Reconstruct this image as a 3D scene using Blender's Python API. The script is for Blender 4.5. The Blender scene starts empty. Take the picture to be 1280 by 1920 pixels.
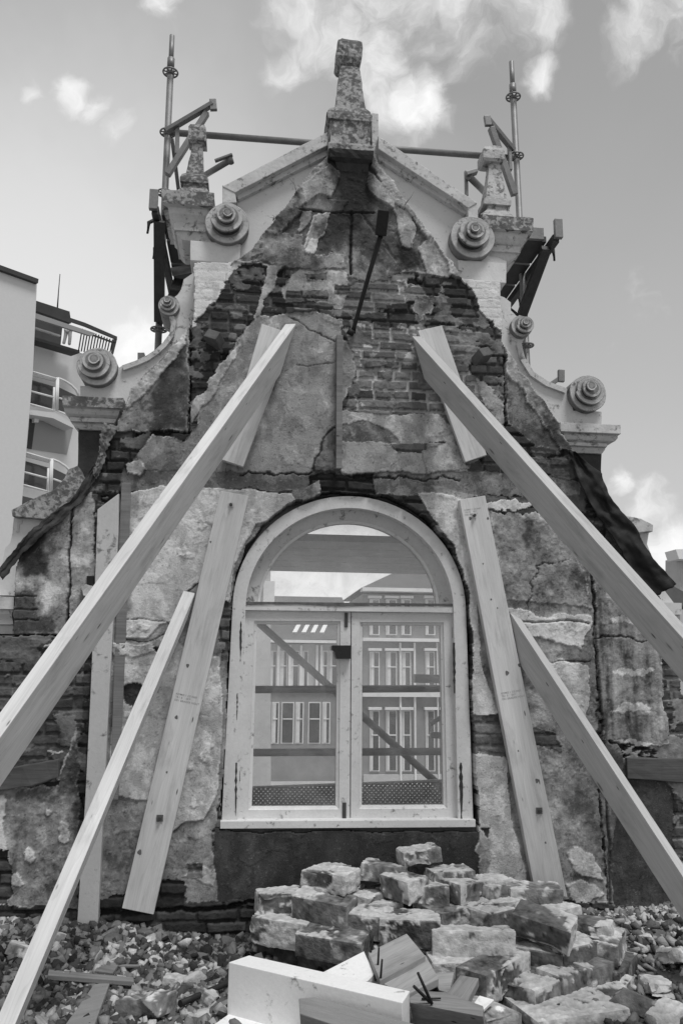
import bpy, bmesh, math, random
import numpy as np
from mathutils import Vector, Matrix, noise as mnoise

random.seed(7)
rng = np.random.default_rng(7)
SC = bpy.context.scene
COL = SC.collection
R = math.radians

# ------------------------------------------------------------------ camera
FPX = 1506.0
T, P, RO = R(6.415), R(10.9036), R(0.5527)
Fv = Vector((math.sin(T)*math.cos(P), math.cos(T)*math.cos(P), math.sin(P)))
R0 = Vector((math.cos(T), -math.sin(T), 0))
U0 = R0.cross(Fv)
Rv = R0*math.cos(RO) + U0*math.sin(RO)
Uv = U0*math.cos(RO) - R0*math.sin(RO)
CAM = Vector((-0.54, -4.4, 1.38))
cd = bpy.data.cameras.new('camera')
cam = bpy.data.objects.new('camera', cd)
COL.objects.link(cam)
m = Matrix.Identity(4)
for i in range(3):
    m[i][0], m[i][1], m[i][2], m[i][3] = Rv[i], Uv[i], -Fv[i], CAM[i]
cam.matrix_world = m
cd.sensor_fit = 'VERTICAL'; cd.sensor_height = 36.0; cd.sensor_width = 24.0
cd.lens = FPX/1920*36
cd.clip_start = 0.05; cd.clip_end = 3000
SC.camera = cam

# ------------------------------------------------------------------ view, sun, sky
SC.view_settings.view_transform = 'Standard'
SC.view_settings.look = 'None'
SC.view_settings.gamma = 1
SC.view_settings.use_curve_mapping = False
SC.view_settings.exposure = 0.0
SUN_EL, SUN_AZ = 66.0, 152.0          # azimuth clockwise from +Y
sd = bpy.data.lights.new('sun', 'SUN')
sd.energy = 2.5; sd.angle = R(20); sd.color = (1, 1, 1)
sun = bpy.data.objects.new('sun', sd); COL.objects.link(sun)
sdir = Vector((math.sin(R(SUN_AZ))*math.cos(R(SUN_EL)), math.cos(R(SUN_AZ))*math.cos(R(SUN_EL)), math.sin(R(SUN_EL))))
sun.rotation_euler = sdir.to_track_quat('Z', 'Y').to_euler()
sun.location = (0, -8, 12)

def ray(px, py):
    return Fv + Rv*((px-640)/FPX) + Uv*((960-py)/FPX)
def U(px, py, Y=0.0):                  # the point of the plane y = Y seen at a pixel of the photograph
    d = ray(px, py); return CAM + d*((Y-CAM.y)/d.y)
def V(px, py, D):
    return CAM + ray(px, py)*D
def Zp(px, py, z):
    d = ray(px, py); return CAM + d*((z-CAM.z)/d.z)

w = bpy.data.worlds.new('World'); SC.world = w; w.use_nodes = True
nt = w.node_tree; nt.nodes.clear()
def N(nt, t, **k):
    n = nt.nodes.new(t)
    for a, b in k.items():
        if a[0] == 'i' and a[1:].isdigit(): n.inputs[int(a[1:])].default_value = b
        else: setattr(n, a, b)
    return n
def L(nt, a, b): nt.links.new(a, b)
def MATH(nt, op, a, b=None, clamp=False):
    n = nt.nodes.new('ShaderNodeMath'); n.operation = op; n.use_clamp = clamp
    for i, v in ((0, a), (1, b)):
        if v is None: continue
        if isinstance(v, (int, float)): n.inputs[i].default_value = v
        else: nt.links.new(v, n.inputs[i])
    return n.outputs[0]
def RANGE(nt, v, a, b, c, d, smooth=True):
    n = nt.nodes.new('ShaderNodeMapRange')
    if smooth: n.interpolation_type = 'SMOOTHSTEP'
    nt.links.new(v, n.inputs[0])
    for i, x in enumerate((a, b, c, d)): n.inputs[i+1].default_value = x
    return n.outputs[0]
def NOISE(nt, vec, scale, detail=5, rough=.55, dist=0):
    n = nt.nodes.new('ShaderNodeTexNoise')
    n.inputs['Scale'].default_value = scale; n.inputs['Detail'].default_value = detail
    n.inputs['Roughness'].default_value = rough; n.inputs['Distortion'].default_value = dist
    if vec is not None: nt.links.new(vec, n.inputs['Vector'])
    return n.outputs['Fac']

sky = N(nt, 'ShaderNodeTexSky', sky_type='NISHITA', sun_disc=False, sun_elevation=R(SUN_EL), sun_rotation=R(SUN_AZ))
sky.air_density = 1.0; sky.dust_density = 1.5; sky.ozone_density = 1.0
bw = N(nt, 'ShaderNodeRGBToBW'); L(nt, sky.outputs[0], bw.inputs[0])
tc = N(nt, 'ShaderNodeTexCoord'); g = tc.outputs['Generated']
def warped(vec, sc, amt, det):
    n = nt.nodes.new('ShaderNodeTexNoise'); n.inputs['Scale'].default_value = sc; n.inputs['Detail'].default_value = det; n.inputs['Roughness'].default_value = .62
    nt.links.new(vec, n.inputs['Vector'])
    a = nt.nodes.new('ShaderNodeVectorMath'); a.operation = 'SUBTRACT'; nt.links.new(n.outputs['Color'], a.inputs[0]); a.inputs[1].default_value = (.5, .5, .5)
    b = nt.nodes.new('ShaderNodeVectorMath'); b.operation = 'SCALE'; nt.links.new(a.outputs[0], b.inputs[0]); b.inputs['Scale'].default_value = amt
    c = nt.nodes.new('ShaderNodeVectorMath'); c.operation = 'ADD'; nt.links.new(vec, c.inputs[0]); nt.links.new(b.outputs[0], c.inputs[1])
    e = nt.nodes.new('ShaderNodeVectorMath'); e.operation = 'NORMALIZE'; nt.links.new(c.outputs[0], e.inputs[0])
    return e.outputs[0]
g0 = g; g = warped(warped(g0, 5, .13, 4), 22, .035, 8)
def spot(px, py, r0, r1, asp=None):
    d = ray(px, py).normalized()
    n = N(nt, 'ShaderNodeVectorMath', operation='DOT_PRODUCT'); L(nt, g, n.inputs[0]); n.inputs[1].default_value = d
    ang = MATH(nt, 'ARCCOSINE', n.outputs['Value'])
    return RANGE(nt, ang, R(r0), R(r1), 1, 0)
mp = N(nt, 'ShaderNodeMapping'); L(nt, g, mp.inputs[0]); mp.inputs['Scale'].default_value = (1, 1, 1)
cn = NOISE(nt, mp.outputs[0], 8, 12, .62, .3)
cn2 = NOISE(nt, mp.outputs[0], 2.2, 4, .5, .0)
dens = None
for s in ((560, 0, 1, 6, .9), (490, 20, .5, 3.5, .75), (660, 90, 1, 6, .95), (600, 60, 1, 5, .9), (520, 130, .3, 3, .7), (580, 100, .3, 4, .8), (780, 200, .5, 4, .85), (700, 200, .3, 3, .6), (850, 20, 1, 6, .9), (980, 10, .5, 5, .7), (985, 150, 0.3, 2.6, .75), (800, -150, 4, 12, 1.0), (1190, 70, .8, 4, .95), (1250, 10, 1, 6, .9), (1120, 30, .3, 3, .5), (1270, 130, .5, 4, .6), (50, 186, .1, 1.5, .75), (130, 184, .2, 2.0, .9), (175, 208, .2, 2.0, .85), (225, 235, .2, 2.0, .75),
          (300, 8, .2, 2, .6), (1230, 925, .8, 3.2, 1.0), (1165, 885, .3, 1.8, .95), (1270, 1010, 1, 4, 1.0), (1215, 1000, .5, 2.5, .9), (1255, 1065, 1, 3.5, .95), (255, 655, 1, 5, .85), (600, 1110, 2, 9, .9)):
    v = MATH(nt, 'MULTIPLY', spot(*s[:4]), s[4])
    dens = v if dens is None else MATH(nt, 'MAXIMUM', dens, v)
cl = RANGE(nt, MATH(nt, 'ADD', MATH(nt, 'MULTIPLY', cn, 2.6), MATH(nt, 'MULTIPLY', dens, 1.05)), 1.68, 2.8, 0, 1)
# elevation and azimuth haze: brighter towards the horizon and the left
sep = N(nt, 'ShaderNodeSeparateXYZ'); L(nt, g0, sep.inputs[0])
hz = RANGE(nt, sep.outputs['Z'], .02, .72, 1, 0, False)
low = RANGE(nt, sep.outputs['Z'], .02, .16, 1, 0)
glow = spot(120, 640, 4, 32)
base = MATH(nt, 'ADD', MATH(nt, 'ADD', MATH(nt, 'MULTIPLY', bw.outputs[0], .35), MATH(nt, 'ADD', MATH(nt, 'MULTIPLY', hz, 2.6), 2.1)), MATH(nt, 'MULTIPLY', glow, 3.2))
base = MATH(nt, 'ADD', MATH(nt, 'ADD', base, MATH(nt, 'MULTIPLY', cn2, 1.1)), MATH(nt, 'MULTIPLY', low, 3.0))
SKY_K = 1.0
base = MATH(nt, 'MULTIPLY', base, SKY_K)
mix = N(nt, 'ShaderNodeMix', data_type='FLOAT'); L(nt, cl, mix.inputs[0]); L(nt, base, mix.inputs[2]); mix.inputs[3].default_value = 10.5
bg = N(nt, 'ShaderNodeBackground'); L(nt, mix.outputs[0], bg.inputs[0]); bg.inputs[1].default_value = 0.1
out = N(nt, 'ShaderNodeOutputWorld'); L(nt, bg.outputs[0], out.inputs[0])

# ------------------------------------------------------------------ materials (the photograph is black and white: greys only)
MATS = {}
def mat(name, base=.4, var=.25, scale=8, rough=.85, bump=.3, bscale=40, attr=False, spots=0, sscale=20, stone=None, spec=.3,
        stretch=(1, 1, 1), metal=0, top=0):
    if name in MATS: return MATS[name]
    mm = bpy.data.materials.new(name); mm.use_nodes = True; t = mm.node_tree
    b = t.nodes['Principled BSDF']; b.inputs['Roughness'].default_value = rough; b.inputs['Metallic'].default_value = metal
    b.inputs['Specular IOR Level'].default_value = spec
    co = t.nodes.new('ShaderNodeTexCoord').outputs['Object']
    mp = t.nodes.new('ShaderNodeMapping'); t.links.new(co, mp.inputs[0]); mp.inputs['Scale'].default_value = stretch
    vec = mp.outputs[0]
    n1 = NOISE(t, vec, scale, 6, .62)
    n2 = NOISE(t, vec, bscale, 5, .65)
    f = MATH(t, 'ADD', MATH(t, 'MULTIPLY', MATH(t, 'SUBTRACT', n1, .5), 2.6*var), 1.0)
    f = MATH(t, 'MULTIPLY', f, MATH(t, 'ADD', MATH(t, 'MULTIPLY', MATH(t, 'SUBTRACT', n2, .5), 1.2*var+.1), 1.0))
    if attr:
        a = t.nodes.new('ShaderNodeAttribute'); a.attribute_name = 'alb'; v = MATH(t, 'MULTIPLY', a.outputs['Fac'], f)
    else: v = MATH(t, 'MULTIPLY', f, base)
    if spots:
        n3 = NOISE(t, vec, sscale, 8, .7, .4)
        n4 = NOISE(t, vec, sscale*.25, 3, .5)
        s = RANGE(t, MATH(t, 'ADD', n3, MATH(t, 'MULTIPLY', n4, .5)), .86-spots, 1.02-spots, 0, .8)
        if top:
            ge = t.nodes.new('ShaderNodeNewGeometry'); se = t.nodes.new('ShaderNodeSeparateXYZ'); t.links.new(ge.outputs['True Normal'], se.inputs[0])
            up = RANGE(t, se.outputs['Z'], .3, .8, 0, 1)
            s = MATH(t, 'MAXIMUM', s, MATH(t, 'MULTIPLY', up, RANGE(t, n3, .3, .62, .15, .85)))
        k = MATH(t, 'SUBTRACT', 1.0, MATH(t, 'MULTIPLY', s, .85))
        v = MATH(t, 'MULTIPLY', v, k)
    v = MATH(t, 'MINIMUM', MATH(t, 'MAXIMUM', v, .012), .85)
    t.links.new(v, b.inputs['Base Color'])
    if bump:
        bp = t.nodes.new('ShaderNodeBump'); bp.inputs['Strength'].default_value = bump; bp.inputs['Distance'].default_value = .006
        t.links.new(n2, bp.inputs['Height']); t.links.new(bp.outputs[0], b.inputs['Normal'])
    MATS[name] = mm; return mm
def wood(name, base=.6, knots=1.0, var=.22):
    if name in MATS: return MATS[name]
    mm = bpy.data.materials.new(name); mm.use_nodes = True; t = mm.node_tree
    b = t.nodes['Principled BSDF']; b.inputs['Roughness'].default_value = .75; b.inputs['Specular IOR Level'].default_value = .25
    co = t.nodes.new('ShaderNodeTexCoord').outputs['Object']
    def mapped(s, off=(0, 0, 0)):
        mp = t.nodes.new('ShaderNodeMapping'); t.links.new(co, mp.inputs[0]); mp.inputs['Scale'].default_value = s; mp.inputs['Location'].default_value = off
        return mp.outputs[0]
    g1 = NOISE(t, mapped((1.2, 26, 26)), 1.6, 6, .6, 1.2)
    g2 = NOISE(t, mapped((4, 240, 240)), 1.0, 3, .6)
    g3 = NOISE(t, mapped((.9, 5, 5)), 1.3, 3, .5)
    f = MATH(t, 'ADD', 1.0, MATH(t, 'MULTIPLY', MATH(t, 'SUBTRACT', g1, .5), 2.2*var))
    f = MATH(t, 'MULTIPLY', f, MATH(t, 'ADD', 1.0, MATH(t, 'MULTIPLY', MATH(t, 'SUBTRACT', g2, .5), .8*var)))
    f = MATH(t, 'MULTIPLY', f, MATH(t, 'ADD', 1.0, MATH(t, 'MULTIPLY', MATH(t, 'SUBTRACT', g3, .5), 2.0*var)))
    dn = NOISE(t, mapped((1.0, 3, 3), (7, 2, 5)), 3.0, 7, .65, .3)
    f = MATH(t, 'MULTIPLY', f, RANGE(t, dn, .30, .52, .78, 1.0))
    # broad cathedral grain, bent by noise
    gm = NOISE(t, mapped((.5, 7, 7), (3, 1, 2)), 1.4, 2, .5, .6)
    ring = MATH(t, 'FRACT', MATH(t, 'MULTIPLY', gm, 22))
    f = MATH(t, 'MULTIPLY', f, MATH(t, 'SUBTRACT', 1.0, MATH(t, 'MULTIPLY', RANGE(t, ring, .55, 1, 0, 1), .10*knots)))
    for sc_, th, am in (((2.2, 9, 9), .036, .6), ((5, 21, 21), .042, .8), ((1.1, 6, 6), .02, .7)):
        vo = t.nodes.new('ShaderNodeTexVoronoi'); vo.inputs['Scale'].default_value = 1; t.links.new(mapped(sc_, (.3, .4, .2)), vo.inputs['Vector'])
        k = RANGE(t, vo.outputs['Distance'], th, th*2.4, am*knots, 0)
        f = MATH(t, 'MULTIPLY', f, MATH(t, 'SUBTRACT', 1.0, k))
    v = MATH(t, 'MINIMUM', MATH(t, 'MAXIMUM', MATH(t, 'MULTIPLY', f, base), .02), .82)
    t.links.new(v, b.inputs['Base Color'])
    bp = t.nodes.new('ShaderNodeBump'); bp.inputs['Strength'].default_value = .25; bp.inputs['Distance'].default_value = .003
    t.links.new(g2, bp.inputs['Height']); t.links.new(bp.outputs[0], b.inputs['Normal'])
    MATS[name] = mm; return mm

M_STONE = mat('weathered_painted_stone', .54, .26, 7, .85, .5, 45, spots=.07, sscale=30, top=1)
M_STONED = mat('lichen_stone', .36, .4, 9, .9, .7, 60, spots=.2, sscale=38, top=1)
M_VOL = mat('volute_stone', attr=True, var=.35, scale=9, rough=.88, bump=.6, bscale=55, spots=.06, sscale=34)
M_BLACKST = mat('sooted_stone', .035, .5, 9, .9, .7, 40)
M_PAINTW = mat('white_render', .62, .08, 5, .8, .25, 60, spots=.02, sscale=30)
M_WALL = mat('wall_surface', attr=True, var=.13, scale=30, rough=.9, bump=.6, bscale=110)
M_CORE = mat('core_masonry', .10, .4, 14, .9, .6, 40)
M_FRAME = mat('old_white_paint', .62, .14, 6, .55, .2, 70, spots=.02, sscale=34)
M_REVEAL = mat('shaded_paint_reveal', .5, .14, 6, .6, .2, 60, spots=.05, sscale=30)  # frame paint greyed: the reveal's shading is put into the colour
M_SCAF = mat('galvanised_tube', .2, .3, 16, .5, .15, 60, metal=.35, spec=.5)
M_DKSTEEL = mat('dark_steel', .06, .4, 12, .55, .2, 50, metal=.2)
M_IRON = mat('black_iron', .018, .4, 14, .6, .3, 60)
M_RUBBER = mat("black_membrane", .018, .5, 6, .6, .5, 30, spec=.25)
M_MEMB2 = mat('torn_grey_membrane', .14, .7, 9, .8, .8, 30)
M_WOOD = wood('new_spruce', .60)
M_WOODD = wood('shaded_spruce', .47)  # same spruce for the right-hand shores, their shade put into the base colour
M_WOODO = wood('old_grey_wood', .2, 1, .5)
M_TIMB = wood('tarred_timber', .085, 1, .6)
M_WOODG = wood('grey_split_wood', .3, 1, .35)
M_BOARD = mat('white_board_paint', .78, .10, 3, .55, .15, 60, spots=.005, sscale=18)
M_ZINC = mat('zinc_washer', .5, .2, 20, .4, .1, 60, metal=.6)
M_ZINCD = mat('dull_washer', .12, .2, 20, .5, .1, 60, metal=.3)
M_INK = mat('grey_ink', .34, .3, 60, .8, 0)
M_BRICK = mat('loose_brick', attr=True, var=.22, scale=14, rough=.92, bump=.9, bscale=85)
M_GROUND = mat('dust_and_grit', attr=True, var=.35, scale=20, rough=.95, bump=1.0, bscale=90)
M_HOLE = mat('hole_shade', .015, .2)

# ------------------------------------------------------------------ object helpers
def link(o, parent=None, label=None, cat=None, group=None, kind=None):
    if o.name not in COL.objects: COL.objects.link(o)
    if parent is not None: o.parent = parent
    if label: o['label'] = label
    if cat: o['category'] = cat
    if group: o['group'] = group
    if kind: o['kind'] = kind
    return o
def thing(name, label, cat, loc=(0, 0, 0), group=None):
    o = bpy.data.objects.new(name, None); o.location = loc; o.empty_display_size = .1
    return link(o, None, label, cat, group)
def pin(o, parent):
    o.parent = parent; o.matrix_parent_inverse = Matrix.Translation(-Vector(root_loc(parent)))
def root_loc(p):
    return p.location if p.parent is None else Vector((0, 0, 0))
def mesh(name, vs, fs, material, parent=None, smooth=False, bevel=0, **k):
    me = bpy.data.meshes.new(name); me.from_pydata([tuple(v) for v in vs], [], fs); me.update()
    bm = bmesh.new(); bm.from_mesh(me); bmesh.ops.recalc_face_normals(bm, faces=bm.faces)
    if bevel: bmesh.ops.bevel(bm, geom=[e for e in bm.edges if e.calc_face_angle(0) > .5], offset=bevel, segments=2, affect='EDGES', profile=.6)
    bm.to_mesh(me); bm.free()
    if smooth: me.shade_smooth() if hasattr(me, 'shade_smooth') else None
    me.materials.append(material)
    o = bpy.data.objects.new(name, me)
    link(o, None, **k)
    if parent is not None: pin(o, parent)
    return o
def weather(o, step=.03, amp=.004, sc=12, seed=0):
    me = o.data; bm = bmesh.new(); bm.from_mesh(me)
    for it in range(3):
        es = [e for e in bm.edges if e.calc_length() > step*1.6]
        if not es or len(bm.verts) > 40000: break
        bmesh.ops.subdivide_edges(bm, edges=es, cuts=1, use_grid_fill=True)
    bmesh.ops.triangulate(bm, faces=[f for f in bm.faces if len(f.verts) > 4])
    bm.normal_update()
    for v in bm.verts:
        p = v.co*sc + Vector((seed, seed*2, 0))
        v.co += v.normal*(mnoise.noise(p)*amp + mnoise.noise(p*3.3)*amp*.6)
    bm.to_mesh(me); bm.free(); return o
def prism(name, px, Yf, Yb, material, parent=None, bevel=0, wx=0, **k):
    f = [U(x, y, Yf) for x, y in px]; b = [Vector((p.x, Yb, p.z)) for p in f]; n = len(f)
    fs = [list(range(n)), list(range(2*n-1, n-1, -1))] + [[i, (i+1) % n, n+(i+1) % n, n+i] for i in range(n)]
    return mesh(name, f+b, fs, material, parent, bevel=bevel, **k)
def loft(name, rings, material, parent=None, bevel=0, **k):   # rings of 4 corners: (xl, xr, yf, yb, z)
    vs = []; fs = []
    for (a, b, c, d, z) in rings: vs += [(a, c, z), (b, c, z), (b, d, z), (a, d, z)]
    for i in range(len(rings)-1):
        for j in range(4): fs.append([i*4+j, i*4+(j+1) % 4, i*4+4+(j+1) % 4, i*4+4+j])
    n = (len(rings)-1)*4
    fs += [[0, 1, 2, 3], [n, n+1, n+2, n+3]]
    return mesh(name, vs, fs, material, parent, bevel=bevel, **k)
def moulding(name, rows, material, parent, Yb=.40, bevel=0):
    """rows: (px_left, px_right, py, front Y, back Y offset) from top to bottom"""
    rr = []
    for (a, b, y, Yf) in rows:
        pa, pb = U(a, y, Yf), U(b, y, Yf)
        rr.append((pa.x, pb.x, Yf, Yb+(.12-Yf), (pa.z+pb.z)/2))
    z0 = None
    for i in range(1, len(rr)):
        if rr[i][4] > rr[i-1][4]-.0015: rr[i] = rr[i][:4]+(rr[i-1][4]-.0015,)
    return loft(name, rr, material, parent, bevel)
def obelisk(name, rows, Yc, material, parent, dk=1.0):
    rr = []
    for (a, b, y) in rows:
        h = (U(b, y, Yc).x-U(a, y, Yc).x)/2
        pa, pb = U(a, y, Yc-h*dk), U(b, y, Yc-h*dk)
        rr.append((pa.x, pb.x, Yc-h*dk, Yc+h*dk, (pa.z+pb.z)/2))
    for i in range(1, len(rr)):
        if rr[i][4] > rr[i-1][4]-.002: rr[i] = rr[i][:4]+(rr[i-1][4]-.002,)
    return loft(name, rr, material, parent)
def tube(name, pts, rad, material, parent=None, seg=14, **k):
    vs = []; fs = []
    pts = [Vector(p) for p in pts]
    if not isinstance(rad, (list, tuple)): rad = [rad]*len(pts)
    for i, p in enumerate(pts):
        d = (pts[min(i+1, len(pts)-1)] - pts[max(i-1, 0)]).normalized()
        a = d.cross(Vector((0, 0, 1)) if abs(d.z) < .9 else Vector((0, 1, 0))).normalized(); b = d.cross(a)
        for j in range(seg):
            t = 2*math.pi*j/seg; vs.append(p + (a*math.cos(t)+b*math.sin(t))*rad[i])
    for i in range(len(pts)-1):
        for j in range(seg): fs.append([i*seg+j, i*seg+(j+1) % seg, (i+1)*seg+(j+1) % seg, (i+1)*seg+j])
    fs += [list(range(seg)), list(range((len(pts)-1)*seg, len(pts)*seg))]
    o = mesh(name, vs, fs, material, parent, **k)
    for pl in o.data.polygons: pl.use_smooth = len(pl.vertices) == 4
    return o
def bar(name, a, b, w_, h_, material, parent=None, up=None, bevel=.003, **k):
    """box of section w_ x h_ between two points; its own local X runs along it"""
    a, b = Vector(a), Vector(b); d = (b-a).normalized(); ln = (b-a).length
    u = Vector(up) if up is not None else Vector((0, 0, 1))
    s = d.cross(u).normalized(); u = s.cross(d)
    vs = [(x, y*w_/2, z*h_/2) for x in (0, ln) for y in (-1, 1) for z in (-1, 1)]
    fs = [(0, 1, 3, 2), (4, 6, 7, 5), (0, 4, 5, 1), (2, 3, 7, 6), (0, 2, 6, 4), (1, 5, 7, 3)]
    o = mesh(name, vs, fs, material, None, bevel=bevel, **k)
    M = Matrix.Identity(4)
    for i in range(3): M[i][0], M[i][1], M[i][2], M[i][3] = d[i], -s[i], u[i], a[i]
    o.matrix_world = M
    if parent is not None:
        o.parent = parent; o.matrix_parent_inverse = Matrix.Translation(-Vector(root_loc(parent))); o.matrix_basis = M
    return o
def join_meshes(name, objs, parent=None, **k):
    vs = []; fs = []; mt = objs[0].data.materials[0]
    for o in objs:
        n = len(vs); mw = o.matrix_basis
        vs += [mw @ v.co for v in o.data.vertices]; fs += [[n+i for i in p.vertices] for p in o.data.polygons]
    sm = [p.use_smooth for o in objs for p in o.data.polygons]
    for o in objs: bpy.data.objects.remove(o)
    me = bpy.data.meshes.new(name); me.from_pydata([tuple(v) for v in vs], [], fs); me.update(); me.materials.append(mt)
    me.polygons.foreach_set('use_smooth', sm)
    r = bpy.data.objects.new(name, me); link(r, None, **k)
    if parent is not None: pin(r, parent)
    return r
def setalb(me, arr):
    a = me.attributes.new('alb', 'FLOAT', 'POINT'); a.data.foreach_set('value', np.asarray(arr, dtype=np.float32))

# ------------------------------------------------------------------ numpy noise
def hsh(ix, iy, s):
    h = (ix.astype(np.int64)*374761393 + iy.astype(np.int64)*668265263 + s*1274126177) & 0xffffffff
    h = ((h ^ (h >> 13))*1274126177) & 0xffffffff
    h = (h ^ (h >> 16)) & 0xffffffff
    return h/4294967295.0
def vn(x, y, s):
    ix, iy = np.floor(x), np.floor(y); fx, fy = x-ix, y-iy
    fx = fx*fx*(3-2*fx); fy = fy*fy*(3-2*fy)
    a, b, c, d = hsh(ix, iy, s), hsh(ix+1, iy, s), hsh(ix, iy+1, s), hsh(ix+1, iy+1, s)
    return a+(b-a)*fx+(c-a)*fy+(a-b-c+d)*fx*fy
def fbm(x, y, sc, s=0, o=5, g=.55):
    r = 0; amp = 1; tot = 0
    for i in range(o):
        r = r+amp*vn(x*sc+17.3*i, y*sc-9.1*i, s+i*7); tot += amp; amp *= g; sc *= 2.03
    return r/tot
def ridge(x, y, sc, s=0, o=4):
    r = 0; amp = 1; tot = 0
    for i in range(o):
        r = r+amp*(1-np.abs(2*vn(x*sc+5.3*i, y*sc-3.1*i, s+i*11)-1)); tot += amp; amp *= .5; sc *= 2.1
    return r/tot
def inpoly(PX, PY, poly):
    res_ = np.zeros(PX.shape, bool); xs = [p[0] for p in poly]; ys = [p[1] for p in poly]
    bb = (PX > min(xs)) & (PX < max(xs)) & (PY > min(ys)) & (PY < max(ys))
    x, y = PX[bb], PY[bb]; r = np.zeros(x.shape, bool); n = len(poly)
    for i in range(n):
        x1, y1 = poly[i]; x2, y2 = poly[(i+1) % n]
        if y1 == y2: continue
        c = ((y1 > y) != (y2 > y)) & (x < (x2-x1)*(y-y1)/(y2-y1)+x1)
        r ^= c
    res_[bb] = r; return res_
def segdist(PX, PY, pl):
    d = np.full(PX.shape, 1e9)
    for (x1, y1), (x2, y2) in zip(pl[:-1], pl[1:]):
        dx, dy = x2-x1, y2-y1; l = dx*dx+dy*dy+1e-9
        t = np.clip(((PX-x1)*dx+(PY-y1)*dy)/l, 0, 1)
        d = np.minimum(d, np.hypot(PX-x1-t*dx, PY-y1-t*dy))
    return d
def erode(mk, n=1):
    r = mk.copy()
    for _ in range(n):
        q = r.copy(); q[1:] &= r[:-1]; q[:-1] &= r[1:]; q[:, 1:] &= r[:, :-1]; q[:, :-1] &= r[:, 1:]; r = q
    return r
def ss(a, b, x):
    t = np.clip((x-a)/(b-a), 0, 1); return t*t*(3-2*t)

exec_parts = True
# ================================================================== THE GABLE WALL
wall = thing('gable_wall', 'ruined ornate gable wall of bare brick and peeling plaster with an arched window', 'gable wall')

OUT = [(612, 296), (585, 325), (560, 358), (536, 390), (512, 420), (490, 448), (470, 470), (444, 494), (410, 492), (363, 495), (363, 600), (350, 622), (325, 650), (296, 680), (268, 708), (246, 738), (232, 768), (218, 800), (200, 835),
       (172, 880), (140, 935), (112, 958), (70, 992), (42, 1030), (30, 1070), (27, 1190), (-330, 1200), (-330, 2000), (1640, 2000), (1640, 1330), (1292, 1312), (1276, 1300), (1268, 1255), (1275, 1215), (1250, 1160), (1232, 1110),
       (1200, 1050), (1150, 970), (1105, 900), (1072, 850), (1040, 790), (1000, 730), (962, 680), (940, 640), (937, 530), (890, 527), (862, 524), (846, 498), (815, 456), (780, 408), (755, 375), (735, 345), (712, 318), (700, 296)]
HOLE = [(409, 1563), (418, 1400), (426, 1240), (430, 1140), (440, 1080), (462, 1022), (496, 973), (540, 941), (595, 923), (652, 918), (712, 924), (765, 944), (812, 977), (848, 1025), (870, 1080), (880, 1140), (887, 1280), (894, 1420), (900, 1562)]

HOLE = [(652+(x-652)*.984, 1250+(y-1250)*.986) for x, y in HOLE]
RES = 0.005
xs = np.arange(-2.7, 2.75, RES); zs = np.arange(-.12, 4.5, RES)
X, Z = np.meshgrid(xs, zs)
def px_of(X, Yv, Z):
    dx, dy, dz = X-CAM.x, Yv-CAM.y, Z-CAM.z
    q = dx*Fv.x+dy*Fv.y+dz*Fv.z
    return 640+FPX*(dx*Rv.x+dy*Rv.y+dz*Rv.z)/q, 960-FPX*(dx*Uv.x+dy*Uv.y+dz*Uv.z)/q
PX, PY = px_of(X, 0.0, Z)
n1 = fbm(X, Z, 9, 1, 6)-.5; n2 = fbm(X, Z, 9, 31, 6)-.5
n3 = fbm(X, Z, 28, 61, 5)-.5; n4 = fbm(X, Z, 28, 91, 5)-.5
fine = fbm(X, Z, 60, 12, 4)-.5; mid = fbm(X, Z, 14, 22, 6)-.5; big = fbm(X, Z, 3.5, 33, 6)-.5
streak = fbm(X*1.0, Z*.12, 26, 44, 5)-.5
rdg = ridge(X, Z, 16, 5, 4)
WPX = PX+n1*26+n3*14; WPY = PY+n2*26+n4*14          # ragged coordinates
# --- brickwork
CH = .0605
zz = Z+.012*n1+.020*(fbm(X, Z, 2.2, 71, 3)-.5)
row = np.floor(zz/CH); zf = zz/CH-row
hd = (row % 2 == 0)
Lb = np.where(hsh(row, row*0, 3) < .35, .105, .205)
uo = (X+.014*n2+hsh(row, row*0, 5)*.2)/Lb
colb = np.floor(uo); uf = uo-colb
jit = (hsh(colb, row, 9)-.5)*.012
dx = np.minimum(uf, 1-uf)*Lb; dz = np.minimum(zf, 1-zf)*CH
d = np.minimum(dx, dz)+n3*.010-.0045+.003*(hsh(colb, row, 19)-.5)
e = ss(0, .007, d)
tone = hsh(colb, row, 11); prot = (hsh(colb, row, 13)-.5)*.012
miss = hsh(colb, row, 17) < .035
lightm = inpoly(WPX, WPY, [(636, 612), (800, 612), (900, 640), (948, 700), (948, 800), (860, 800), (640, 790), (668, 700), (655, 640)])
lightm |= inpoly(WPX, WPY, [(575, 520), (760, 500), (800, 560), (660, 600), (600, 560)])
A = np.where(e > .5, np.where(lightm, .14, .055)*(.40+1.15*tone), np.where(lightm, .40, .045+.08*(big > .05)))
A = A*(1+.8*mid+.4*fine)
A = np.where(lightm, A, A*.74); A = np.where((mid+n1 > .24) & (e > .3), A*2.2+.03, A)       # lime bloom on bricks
H = e*(.015+prot*1.3)+fine*.006+mid*.007
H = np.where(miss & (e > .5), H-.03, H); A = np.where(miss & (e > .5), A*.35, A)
PL = np.zeros(X.shape, bool)

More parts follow.
